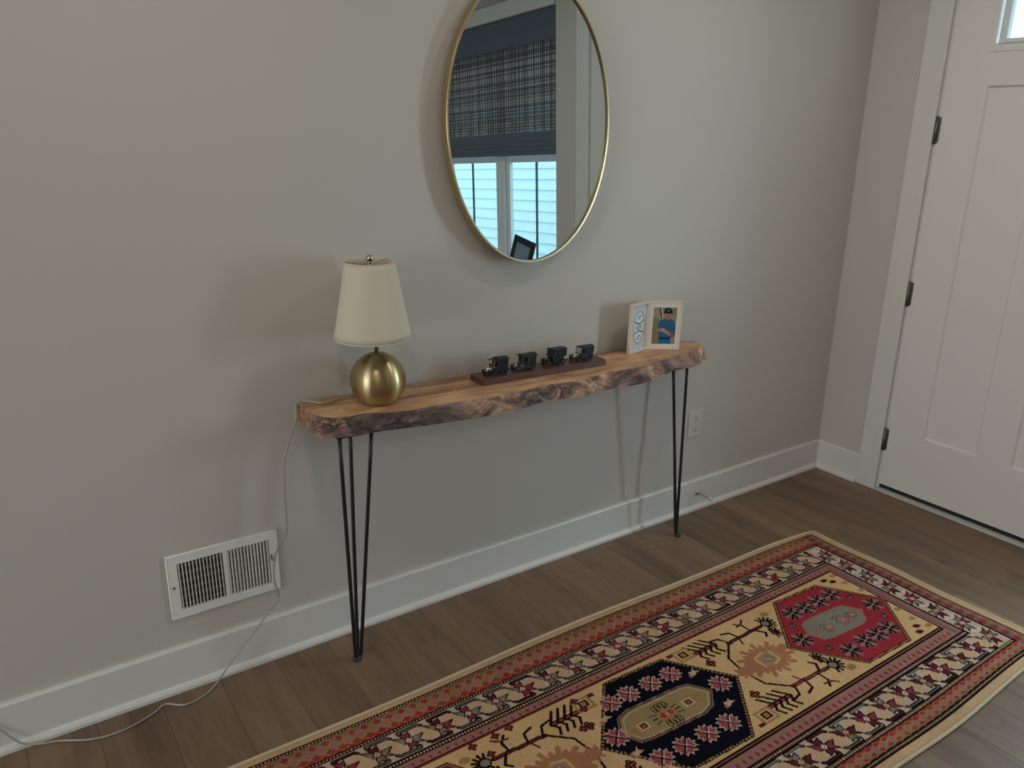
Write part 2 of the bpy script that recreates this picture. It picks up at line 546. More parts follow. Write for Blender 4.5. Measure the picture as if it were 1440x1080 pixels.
# ------------------------------------------------------------------ dining window, blind, sill
wn = root('window_1', (0.07, -3.06, WZ0), kind='structure')
XF0, XF1 = 0.07, 0.13
mb = MB()
mb.box((XF0, WY1, WZ0), (XF1, WY1+0.05, WZ1)); mb.box((XF0, WY0-0.05, WZ0), (XF1, WY0, WZ1))
mb.box((XF0, WY1, WZ1-0.05), (XF1, WY0, WZ1)); mb.box((XF0, WY1, WZ0), (XF1, WY0, WZ0+0.04))
mb.build('window_frame', M['winframe'], wn)
MB().box((XF0-0.01, -3.115, WZ0), (XF1, -3.005, WZ1), 0.003).build('mullion', M['winframe'], wn)
for ya, yb, gy in ((WY0-0.05, -3.005, -2.64), (-3.115, WY1+0.05, -3.50)):
    s = MB()
    for lo, hi in (((0.08, yb, WZ0+0.04), (0.11, yb+0.045, WZ1-.05)), ((0.08, ya-0.025, WZ0+0.04), (0.11, ya, WZ1-.05)),
                   ((0.08, yb+.045, 1.500), (0.11, ya-.025, 1.545)), ((0.08, yb+.045, WZ0+0.04), (0.11, ya-.025, WZ0+0.085)),
                   ((0.08, yb+.045, WZ1-.09), (0.11, ya-.025, WZ1-.05))):
        s.box(lo, hi, 0.002)
    so = s.build('sash', M['winframe'], wn)
    MB().box((0.092, yb+.04, WZ0+.08), (0.097, ya-.02, WZ1-.08)).build('pane', M['glass'], so)
    MB().box((0.088, gy-0.006, WZ0+.08), (0.101, gy+0.006, WZ1-.08)).build('grille_bar', M['grille'], so)
o = MB().box((-0.085, WY1-0.04, WZ0-0.025), (0.07, WY0, WZ0), 0.004).build('trim_5', M['trim']); o['kind'] = 'structure'
o = MB().box((-0.016, WY1-0.10, WZ1+0.002), (0.0, WY0+0.0, CEIL-0.004), 0.002).build('trim_6', M['trim']); o['kind'] = 'structure'

bl = root('woven_blind', (0.03, -3.09, 2.44), 'dark woven reed blind, half lowered over the window seen in the mirror', 'blind')
BY0, BY1 = WY0-0.008, WY1+0.008
MB().box((0.004, BY1, 2.268), (0.012, BY0, 2.455), 0.001).build('valance', M['shade_band'], bl)
MB().box((0.012, BY1, 2.41), (0.05, BY0, 2.455)).build('head_rail', M['shade_band'], bl)
# reeds: uneven slats with slits between
rr = random.Random(3); z = 2.30; reeds = [MB(), MB()]
while z > 1.66:
    h = rr.choice((0.003, 0.004, 0.006, 0.008))
    dx = rr.uniform(-0.001, 0.001)
    reeds[rr.random() < 0.42].box((0.026+dx, BY1, z-h), (0.029+dx, BY0, z)); z -= h + rr.choice((0.0001, 0.0002, 0.0006))
for r_, mt in zip(reeds, ('reed', 'reed_pale')):
    o = r_.build('reed_weave', M[mt], bl); o['kind'] = 'stuff'
thr = MB(); y = BY1+0.01
while y < BY0:
    wd = rr.choice((0.003, 0.005, 0.009))
    thr.box((0.0232, y, 1.66), (0.0246, y+wd, 2.3)); y += wd+rr.choice((0.008, 0.012, 0.018))
o = thr.build('warp_threads', M['thread'], bl); o['kind'] = 'stuff'
for i in range(4):
    zz = 1.70-0.03*i
    MB().box((0.006+0.004*i, BY1, zz-0.066), (0.013+0.004*i, BY0, zz), 0.002).build('folded_hem', M['shade_band'], bl)

pf = root('picture_frame', (-0.055, -2.74, WZ0+0.004), 'black picture frame standing on the window sill reflected in the mirror', 'picture frame')
pf.rotation_euler = (R(-11), R(10), 0)
q = MB()
FW, FH, FB = 0.27, 0.355, 0.045
for lo, hi in (((0, -FW/2, 0), (0.016, FW/2, FB)), ((0, -FW/2, FH-FB), (0.016, FW/2, FH)),
               ((0, -FW/2, FB), (0.016, -FW/2+FB, FH-FB)), ((0, FW/2-FB, FB), (0.016, FW/2, FH-FB))):
    q.box(lo, hi, 0.003)
q.build('frame_border', M['blackframe'], pf, local=True)
MB().box((0.006, -FW/2+FB, FB), (0.010, FW/2-FB, FH-FB)).build('photograph', M['greyphoto'], pf, local=True)
MB().prism([(0.016, 0.24), (0.020, 0.24), (0.050, 0.022), (0.044, 0.020)], 1, -0.02, 0.02).build('easel_back', M['blackframe'], pf, local=True)

# ------------------------------------------------------------------ outside
o = MB().box((0.2, -16, -0.5), (12, 8, -0.35)).build('ground', M['ground']); o['kind'] = 'structure'
hs = root('neighbour_house', (3.1, -8.5, -0.35), 'pale lap-sided house wall outside, seen through the reflected window', 'house')
MB().box((3.06, -15, -0.35), (3.3, -3.2, 3.3)).build('wall', M['siding'], hs)
sd = MB()
sd.hexa([(3.028, -15, -0.35), (3.06, -15, -0.35), (3.06, -3.2, -0.35), (3.028, -3.2, -0.35),
         (3.05, -15, -0.208), (3.06, -15, -0.208), (3.06, -3.2, -0.208), (3.05, -3.2, -0.208)])
first = sd.build('siding_board', M['siding'], hs)
for i in range(1, 26):
    c = link('siding_board', first.data, hs)
    c.location = (0, 0, 0.138*i)

# ================================================================== WALL FITTINGS
# air register
vt = root('air_register', (-2.8695, 0, 0.33), 'white metal air register with two banks of upright louvres, low on the wall', 'air vent')
VX0, VX1, VZ0, VZ1 = -3.025, -2.714, 0.233, 0.4305
LX0, LX1, LM, LZ0, LZ1 = -2.999, -2.738, -2.868, 0.258, 0.4045
fm = MB()
def flange(a, b):
    fm.box(a, b)
y0, y1 = -0.008, -0.0005
flange((VX0, y0, VZ0), (VX1, y1, LZ0)); flange((VX0, y0, LZ1), (VX1, y1, VZ1))
flange((VX0, y0, LZ0), (LX0, y1, LZ1)); flange((LX1, y0, LZ0), (VX1, y1, LZ1))
flange((LM-0.0055, y0, LZ0), (LM+0.0055, y1, LZ1))
bmesh.ops.remove_doubles(fm.bm, verts=fm.bm.verts[:], dist=1e-5)
fm.build('face_plate', M['vent'], vt)
bv = MB()
bv.tube([(VX0, -0.005, VZ0), (VX1, -0.005, VZ0), (VX1, -0.005, VZ1), (VX0, -0.005, VZ1), (VX0, -0.005, VZ0)], 0.0038, 8, False)
bv.build('rolled_rim', M['vent'], vt)
MB().box((LX0, -0.0012, LZ0), (LX1, -0.0006, LZ1)).build('duct_opening', M['ventdark'], vt)
def louvre(xc, tilt):
    a = R(tilt); hw = 0.0042; t = 0.0006
    dx, dy = math.cos(a)*hw, math.sin(a)*hw
    tx, ty = -math.sin(a)*t, math.cos(a)*t
    pl = [(xc-dx-tx, -0.0062-dy-ty), (xc+dx-tx, -0.0062+dy-ty), (xc+dx+tx, -0.0062+dy+ty), (xc-dx+tx, -0.0062-dy+ty)]
    return MB().prism(pl, 2, LZ0, LZ1)
nL = 13
for bank, (xa, xb, tl) in enumerate(((LX0, LM-0.0055, 62), (LM+0.0055, LX1, -62))):
    for i in range(nL):
        xc = xa + (xb-xa)*(i+0.5)/nL
        louvre(xc, tl if bank == 0 else 40).build('louvre', M['vent'], vt)
damp = MB()
for i in range(6):
    zc = LZ0 + (LZ1-LZ0)*(i+0.5)/6
    damp.box((LX0, -0.0020, zc-0.004), (LX1, -0.0013, zc+0.004))
damp.build('damper_blade', M['hinge'], vt)
for sx_ in (VX0+0.012, VX1-0.012):
    s = MB(); s.lathe([(0, -0.0105), (0.0035, -0.0098), (0.0042, -0.008), (0, -0.008)], (sx_, 0, 0.332), 'y', 14)
    s.box((sx_-0.003, -0.0108, 0.3315), (sx_+0.003, -0.0102, 0.3325))
    s.build('screw', M['hinge'], vt)
lv = MB(); lv.box((VX1-0.0205, -0.013, 0.334), (VX1-0.0185, -0.007, 0.354), 0.0005); lv.build('damper_lever', M['gap'], vt)

# outlet
ot = root('outlet', (-0.911, 0, 0.406), 'white duplex power outlet on the wall right of the table', 'outlet')
MB().box((-0.949, -0.007, 0.3455), (-0.873, -0.0003, 0.4665), 0.003, 2).build('cover_plate', M['plastic'], ot)
for zc in (0.380, 0.432):
    r = MB()
    pts = []
    for a in range(24):
        t = 2*math.pi*a/24
        pts.append((-0.911+0.0185*math.copysign(abs(math.cos(t))**0.6, math.cos(t)), zc+0.0165*math.copysign(abs(math.sin(t))**0.8, math.sin(t))))
    r.prism(pts, 1, -0.0088, -0.0065)
    ro = r.build('receptacle', M['plastic'], ot)
    sl = MB()
    sl.box((-0.919, -0.0092, zc-0.001), (-0.9172, -0.0086, zc+0.008)); sl.box((-0.906, -0.0092, zc-0.001), (-0.9042, -0.0086, zc+0.007))
    sl.lathe([(0, -0.0092), (0.0028, -0.0092), (0.0028, -0.0086), (0, -0.0086)], (-0.911, 0, zc-0.008), 'y', 10)
    sl.build('slots', M['gap'], ro)
s = MB(); s.lathe([(0, -0.0088), (0.003, -0.0082), (0.0035, -0.007), (0, -0.007)], (-0.911, 0, 0.406), 'y', 12); s.build('screw', M['plastic'], ot)

# door stop on the baseboard
ds = root('door_stop', (-0.871, -0.0145, 0.078), 'small nickel rod door stop with a white tip sticking out of the baseboard', 'door stop')
d = MB(); d.lathe([(0, 0.0), (0.013, 0.0), (0.013, -0.004), (0.008, -0.007), (0.0055, -0.008), (0, -0.008)], (-0.871, -0.0145, 0.078), 'y', 20)
d.build('base_flange', M['nickel'], ds)
d = MB(); d.lathe([(0.0055, -0.006), (0.0042, -0.02), (0.0042, -0.066), (0.0055, -0.07), (0, -0.07)], (-0.871, -0.0145, 0.078), 'y', 16)
d.build('rod', M['nickel'], ds)
d = MB(); d.lathe([(0, -0.068), (0.008, -0.068), (0.009, -0.072), (0.009, -0.082), (0.007, -0.086), (0, -0.087)], (-0.871, -0.0145, 0.078), 'y', 18)
d.build('rubber_tip', M['plastic'], ds)

# ================================================================== MIRROR
TH = R(1.5)
mr = root('oval_mirror', (-1.817, -0.0445, 1.603), 'oval wall mirror in a slim brushed gold frame, hung above the table', 'mirror')
mr.rotation_euler = (-TH, 0, 0)
SA, SB = 0.312, 0.434
def oval_ring(prof, n=96):
    """prof: closed list of (inset, y) swept round the ellipse"""
    mb = MB()
    rings = []
    for ins, yy in prof:
        rings.append([mb.bm.verts.new(((SA-ins)*math.cos(t), yy, (SB-ins)*math.sin(t))) for t in [2*math.pi*k/n for k in range(n)]])
    for i in range(len(rings)):
        A, B = rings[i], rings[(i+1) % len(rings)]
        for k in range(n):
            f = mb.bm.faces.new((A[k], A[(k+1) % n], B[(k+1) % n], B[k])); f.smooth = False
    return mb
oval_ring([(0.0, 0.028), (0.0, -0.001), (0.001, -0.002), (0.006, -0.002), (0.007, -0.001), (0.007, 0.010), (0.010, 0.010), (0.010, 0.028)]).build('frame', M['gold'], mr, local=True)
g = MB()
vs = [g.bm.verts.new(((SA-0.0072)*math.cos(t), 0.006, (SB-0.0072)*math.sin(t))) for t in [2*math.pi*k/128 for k in range(128)]]
ws = [g.bm.verts.new(((SA-0.0072)*math.cos(t), 0.009, (SB-0.0072)*math.sin(t))) for t in [2*math.pi*k/128 for k in range(128)]]
g.bm.faces.new(vs); g.bm.faces.new(ws[::-1])
for k in range(128): g.bm.faces.new((vs[k], vs[(k+1) % 128], ws[(k+1) % 128], ws[k]))
g.build('mirror_glass', M['silvering'], mr, local=True)
b_ = MB()
vs = [b_.bm.verts.new(((SA-0.0101)*math.cos(t), 0.012, (SB-0.0101)*math.sin(t))) for t in [2*math.pi*k/64 for k in range(64)]]
ws = [b_.bm.verts.new(((SA-0.0101)*math.cos(t), 0.024, (SB-0.0101)*math.sin(t))) for t in [2*math.pi*k/64 for k in range(64)]]
b_.bm.faces.new(vs); b_.bm.faces.new(ws[::-1])
for k in range(64): b_.bm.faces.new((vs[k], vs[(k+1) % 64], ws[(k+1) % 64], ws[k]))
b_.build('back_board', M['backing'], mr, local=True)

# ================================================================== TABLE
def ztop(x): return 0.817 - 0.0175*(x+2.6)
TK = 0.050
ct = root('console_table', (-1.83, -0.15, 0.0), 'narrow live-edge wooden console table with bark front edge on black hairpin legs', 'table')
front_top = [(-2.613, -0.127), (-2.596, -0.158), (-2.564, -0.186), (-2.525, -0.187), (-2.488, -0.183), (-2.438, -0.206), (-2.365, -0.226),
             (-2.316, -0.227), (-2.236, -0.228), (-2.148, -0.239), (-2.064, -0.240), (-1.962, -0.233), (-1.845, -0.221), (-1.823, -0.229),
             (-1.726, -0.238), (-1.691, -0.224), (-1.600, -0.221), (-1.528, -0.216), (-1.428, -0.210), (-1.315, -0.186),
             (-1.216, -0.161), (-1.072, -0.133), (-1.028, -0.107)]
front_bot = [(-2.628, -0.110), (-2.626, -0.196), (-2.568, -0.216), (-2.482, -0.224), (-2.443, -0.227), (-2.316, -0.249), (-2.177, -0.265),
             (-2.045, -0.274), (-1.970, -0.259), (-1.911, -0.247), (-1.829, -0.252), (-1.749, -0.263), (-1.634, -0.248), (-1.480, -0.255),
             (-1.372, -0.231), (-1.259, -0.190), (-1.151, -0.192), (-1.083, -0.162), (-1.040, -0.150), (-0.985, -0.085)]
def resample(pl, n):
    P = [Vector((a, b, 0)) for a, b in pl]
    ln = [0]
    for a, b in zip(P, P[1:]): ln.append(ln[-1]+(b-a).length)
    out = []
    for i in range(n):
        s = ln[-1]*i/(n-1)
        k = max(j for j in range(len(ln)) if ln[j] <= s+1e-9)
        k = min(k, len(P)-2)
        t = (s-ln[k])/max(1e-9, ln[k+1]-ln[k])
        out.append(P[k].lerp(P[k+1], t))
    return out
NF = 260
ft, fb = resample(front_top, NF), resample(front_bot, NF)
# back edge runs close to the wall, from left to right
def back_y(x): return -0.012 - 0.006*(0.5+0.5*math.sin(x*9.0))
sl = MB()
bt = []
for i in range(NF):
    t = i/(NF-1)
    xx = -2.624 + (-1.0 + 2.624)*t
    bt.append(Vector((xx, back_y(xx) if xx < -1.06 else back_y(xx) - 0.035*(xx+1.06)/0.06, 0)))
NA = 7
top = []
for i in range(NF):
    row = []
    for j in range(NA):
        s = j/(NA-1)
        p = bt[i].lerp(ft[i], s)
        zz = ztop(p.x) + 0.0004*noise.noise(Vector((p.x*6, p.y*20, 1)))
        if j == NA-1: zz -= 0.003
        if j == NA-2: zz -= 0.0004
        row.append(sl.bm.verts.new((p.x, p.y, zz)))
    top.append(row)
for i in range(NF-1):
    for j in range(NA-1):
        f = sl.bm.faces.new((top[i][j], top[i][j+1], top[i+1][j+1], top[i+1][j])); f.smooth = True
bot = []
for i in range(NF):
    row = []
    for j in range(NA):
        s = j/(NA-1)
        p = bt[i].lerp(fb[i], s)
        row.append(sl.bm.verts.new((p.x, p.y, ztop(p.x)-TK)))
    bot.append(row)
for i in range(NF-1):
    for j in range(NA-1):
        sl.bm.faces.new((bot[i][j], bot[i+1][j], bot[i+1][j+1], bot[i][j+1]))
    sl.bm.faces.new((top[i][0], top[i+1][0], bot[i+1][0], bot[i][0]))
    # core of the front face, just behind the bark
for i in (0, NF-1):
    for j in range(NA-1):
        a = (top[i][j], top[i][j+1], bot[i][j+1], bot[i][j])
        sl.bm.faces.new(a).material_index = 1
M['endgrain'] = material('slab_end_grain', srgb(150, 112, 84), 0.7)
me_ = M['endgrain']; tc = N(me_, 'ShaderNodeTexCoord'); nz = N(me_, 'ShaderNodeTexNoise', Scale=38.0, Detail=5.0, Distortion=1.0)
L(me_, tc, 'Object', nz, 'Vector'); rp = ramp(me_, [(0.34, srgb(104, 72, 52)), (0.6, srgb(168, 128, 96))]); L(me_, nz, 'Fac', rp, 'Fac')
L(me_, rp, 'Color', me_.node_tree.nodes['Principled BSDF'], 'Base Color')
slab = sl.build('slab', [M['slab'], M['endgrain']], ct)
bk = MB()
NB = 10
grid = []
for i in range(NF):
    row = []
    tx = i/(NF-1)
    for j in range(NB):
        s = j/(NB-1)
        p = ft[i].lerp(fb[i], s)
        zt = ztop(p.x)
        zz = zt-0.003 - (TK-0.003)*s
        bulge = 0.010*math.sin(math.pi*min(1, s*1.02)) * (0.4+0.6*abs(noise.noise(Vector((p.x*3, 0, 5)))))
        nz = noise.fractal(Vector((p.x*14, s*2.2, 2.0)), 0.8, 2.1, 5)*0.010*math.sin(math.pi*s)**0.5
        if j in (0, NB-1): nz = 0
        n1 = (ft[min(i+1, NF-1)]-ft[max(i-1, 0)]).normalized()
        nrm = Vector((n1.y, -n1.x, 0))
        q_ = p + nrm*(bulge+nz+0.0005)
        row.append(bk.bm.verts.new((q_.x, q_.y, zz)))
    grid.append(row)
for i in range(NF-1):
    for j in range(NB-1):
        f = bk.bm.faces.new((grid[i][j], grid[i][j+1], grid[i+1][j+1], grid[i+1][j])); f.smooth = True
bko = bk.build('bark_edge', M['bark'], ct)
bko['label'] = 'rough greyish brown bark along the front edge'
# broken bark knot at the left front corner
kb = MB(); kr = random.Random(5)
for i in range(26):
    cx, cz = -2.60+kr.uniform(-0.022, 0.045), 0.795+kr.uniform(-0.022, 0.016)
    rr_ = kr.uniform(0.003, 0.007)
    cy = -0.176 - (cx+2.62)*0.5 + kr.uniform(-0.004, 0.003)
    kb.ball((cx, max(cy, -0.208), cz), rr_, 6, 4, (1.4, 0.8, 0.7))
M['chip'] = material('pale_bark_chip', srgb(160, 122, 102), 0.8)
bump_noise(M['chip'], 160, 0.6, 0.003)
kbo = kb.build('bark_chips', M['chip'], ct); kbo['kind'] = 'stuff'

def hairpin(foot, tops, plate):
    f = Vector(foot)
    hp = MB()
    x0, x1, y0, y1 = plate
    zp = min(ztop(x0), ztop(x1))-TK
    hp.hexa([(x0, y0, ztop(x0)-TK-0.004), (x1, y0, ztop(x1)-TK-0.004), (x1, y1, ztop(x1)-TK-0.004), (x0, y1, ztop(x0)-TK-0.004),
             (x0, y0, ztop(x0)-TK-0.0002), (x1, y0, ztop(x1)-TK-0.0002), (x1, y1, ztop(x1)-TK-0.0002), (x0, y1, ztop(x0)-TK-0.0002)])
    lg = hp.build('hairpin_leg', M['iron'], ct)
    for (tx_, ty_) in tops:
        t = Vector((tx_, ty_, ztop(tx_)-TK-0.003))
        d = (t-f)
        h = Vector((d.x, d.y, 0)).normalized()*0.013
        pts = [f+Vector((0, 0, 0.0125)), f+h*0.55+Vector((0, 0, 0.014)), f+h+Vector((0, 0, 0.024))]
        b0 = f+h+Vector((0, 0, 0.024))
        for i in range(1, 9): pts.append(b0.lerp(t, i/8))
        MB().tube(pts, 0.0058, 10).build('rod', M['iron'], lg)
    c = MB()
    c.lathe([(0, 0.0), (0.0125, 0.0), (0.0145, 0.004), (0.0140, 0.010), (0.011, 0.016), (0.006, 0.021), (0, 0.022)], f, 'z', 20)
    c.build('floor_protector', M['rubber'], lg)
hairpin((-2.543, -0.168, 0), [(-2.572, -0.200), (-2.500, -0.105), (-2.475, -0.200)], (-2.585, -2.46, -0.215, -0.09))
hairpin((-1.119, -0.147, 0), [(-1.228, -0.156), (-1.106, -0.112), (-1.135, -0.066)], (-1.24, -1.095, -0.165, -0.05))

# ================================================================== LAMP
LXC, LYC = -2.412, -0.117
LZ = ztop(LXC)
lp = root('table_lamp', (LXC, LYC, LZ), 'table lamp with a brushed brass ball base and cream tapered shade', 'lamp')
SR = 0.0815
b = MB()
prof = [(0, 0.0), (0.0405, 0.0), (0.0436, 0.0012)]
zc = 0.0680
a0 = math.asin(0.0445/SR)
for i in range(41):
    a = a0 + (math.pi-0.10-a0)*i/40
    prof.append((SR*math.sin(a), zc - SR*math.cos(a)))
prof += [(0.0, zc+SR)]
b.lathe(prof, (LXC, LYC, LZ+0.0010), 'z', 72)
b.build('ball_base', M['brass'], lp).rotation_euler = (0, math.atan(0.0175), 0)
b = MB(); b.lathe([(0.011, zc+SR-0.003), (0.011, zc+SR+0.002), (0.0062, zc+SR+0.003), (0.0062, zc+SR+0.090), (0, zc+SR+0.090)], (LXC, LYC, LZ), 'z', 20)
b.build('neck', M['nickel'], lp)
SZ0, SZ1, SR0, SR1 = 0.1985, 0.414, 0.1105, 0.0695
BXC = LXC
LXC = LXC-0.009          # the shade sits a little off centre
s = MB()
pr = []
for i in range(13):
    t = i/12
    pr.append((SR0+(SR1-SR0)*t, SZ0+(SZ1-SZ0)*t))
inner = [(r_-0.0016, z_) for r_, z_ in pr][::-1]
s.lathe(pr+inner, (LXC, LYC, LZ), 'z', 72, closed=True)
sh = s.build('lamp_shade', M['shade'], lp)
M['shadetrim'] = material('cream_shade_binding', srgb(210, 200, 178), 0.8)
for rr_, zz in ((SR0+0.0004, SZ0), (SR1+0.0004, SZ1)):
    s = MB()
    s.lathe([(rr_-0.0018, zz-0.0012), (rr_+0.0004, zz-0.0012), (rr_+0.0004, zz+0.0012), (rr_-0.0018, zz+0.0012)], (LXC, LYC, LZ), 'z', 72, closed=True)
    s.build('shade_binding', M['shadetrim'], sh)
h = MB()
for k in range(3):
    a = 2*math.pi*k/3+0.5
    h.tube([(LXC, LYC, LZ+SZ1-0.008), (LXC+math.cos(a)*0.03, LYC+math.sin(a)*0.03, LZ+SZ1-0.006), (LXC+math.cos(a)*(SR1-0.002), LYC+math.sin(a)*(SR1-0.002), LZ+SZ1-0.003)], 0.0012, 6)
h.lathe([(0, -0.010), (0.012, -0.010), (0.012, -0.006), (0, -0.006)], (LXC, LYC, LZ+SZ1), 'z', 20)
h.tube([(LXC, LYC, LZ+zc+SR+0.085), (LXC, LYC, LZ+SZ1-0.005)], 0.003, 8)
h.build('shade_spider', M['nickel'], lp)
fi = MB()
fi.lathe([(0, -0.006), (0.005, -0.006), (0.006, -0.002), (0.004, 0.0), (0.0095, 0.004), (0.011, 0.009), (0.0095, 0.0145), (0.005, 0.018), (0, 0.019)], (LXC, LYC, LZ+SZ1), 'z', 20)
fi.build('finial', M['nickel'], lp)
cord = [(-2.43, -0.046, 0.822), (-2.46, -0.045, 0.8188), (-2.501, -0.052, 0.8193), (-2.561, -0.063, 0.8204), (-2.582, -0.036, 0.8208), (-2.606, -0.020, 0.8222), (-2.622, -0.022, 0.8222), (-2.6335, -0.027, 0.813), (-2.637, -0.036, 0.799),
        (-2.64, -0.045, 0.775), (-2.654, -0.05, 0.749), (-2.674, -0.055, 0.702), (-2.687, -0.06, 0.663), (-2.694, -0.062, 0.576),
        (-2.696, -0.065, 0.509), (-2.702, -0.07, 0.443), (-2.715, -0.06, 0.414), (-2.731, -0.05, 0.377), (-2.742, -0.05, 0.327),
        (-2.744, -0.055, 0.287), (-2.738, -0.06, 0.249), (-2.74, -0.06, 0.23), (-2.769, -0.06, 0.196), (-2.827, -0.06, 0.134),
        (-2.887, -0.06, 0.076), (-2.909, -0.060, 0.050), (-2.930, -0.045, 0.012), (-2.969, -0.072, 0.003), (-3.009, -0.089, 0.003), (-3.044, -0.088, 0.003),
        (-3.085, -0.057, 0.003), (-3.124, -0.08, 0.003), (-3.185, -0.1, 0.003), (-3.239, -0.103, 0.003), (-3.292, -0.087, 0.003),
        (-3.354, -0.05, 0.003), (-3.388, -0.042, 0.005), (-3.423, -0.033, 0.014), (-3.444, -0.031, 0.033), (-3.475, -0.02, 0.077), (-3.513, -0.02, 0.131),
        (-3.60, -0.012, 0.30)]
def smooth_path(P, n=5):
    P = [Vector(p) for p in P]; out = []
    for i in range(len(P)-1):
        p0, p1, p2, p3 = P[max(i-1, 0)], P[i], P[i+1], P[min(i+2, len(P)-1)]
        for k in range(n):
            t = k/n
            out.append(0.5*((2*p1)+(p2-p0)*t+(2*p0-5*p1+4*p2-p3)*t*t+(3*p1-p0-3*p2+p3)*t**3))
    return out+[P[-1]]
cp = smooth_path(cord)
c = MB()
c.tube([p+Vector((0.0012, 0, 0.0009)) for p in cp], 0.0019, 8)
c.tube([p+Vector((-0.0012, 0, -0.0003)) for p in cp], 0.0019, 8)
co = c.build('power_cord', M['cord'], lp); co['label'] = 'clear twin lamp cord hanging down the wall and lying on the floor'

# ================================================================== CAR PLINTH AND VANS
SX0, SX1, SY0, SY1, SHT = -2.062, -1.552, -0.143, -0.062, 0.020
pz = lambda xx: ztop(xx)+0.0006
pt = root('display_plinth', (-1.807, -0.10, pz(-1.807)), 'long dark wooden plinth carrying the four toy vans on the table', 'plinth')
q = MB()
q.hexa([(SX0, SY0, pz(SX0)), (SX1, SY0, pz(SX1)), (SX1, SY1, pz(SX1)), (SX0, SY1, pz(SX0)),
        (SX0+0.001, SY0+0.001, pz(SX0)+SHT), (SX1-0.001, SY0+0.001, pz(SX1)+SHT), (SX1-0.001, SY1-0.001, pz(SX1)+SHT), (SX0+0.001, SY1-0.001, pz(SX0)+SHT)])
bmesh.ops.recalc_face_normals(q.bm, faces=q.bm.faces[:])
bmesh.ops.bevel(q.bm, geom=q.bm.edges[:], offset=0.0015, segments=2, profile=0.5, affect='EDGES')
m = M['plinth']
tc = N(m, 'ShaderNodeTexCoord'); mp = N(m, 'ShaderNodeMapping'); mp.inputs['Scale'].default_value = (4, 60, 60)
nz = N(m, 'ShaderNodeTexNoise', Scale=2.5, Detail=5.0); L(m, tc, 'Object', mp, 'Vector'); L(m, mp, 'Vector', nz, 'Vector')
rp = ramp(m, [(0.35, srgb(70, 44, 38)), (0.65, srgb(104, 68, 56))]); L(m, nz, 'Fac', rp, 'Fac')
L(m, rp, 'Color', m.node_tree.nodes['Principled BSDF'], 'Base Color')
q.build('plinth_board', M['plinth'], pt)

def arc_roof(mb, x0, x1, hw, z, rise, t=0.0022):
    """barrel roof across y, running along x"""
    n = 8; P = []
    for i in range(n+1):
        a = -1+2*i/n
        P.append((a*hw, z+rise*(1-a*a)))
    Q = [(a, b-t) for a, b in P][::-1]
    mb.prism(P+Q, 0, x0, x1)
    return mb

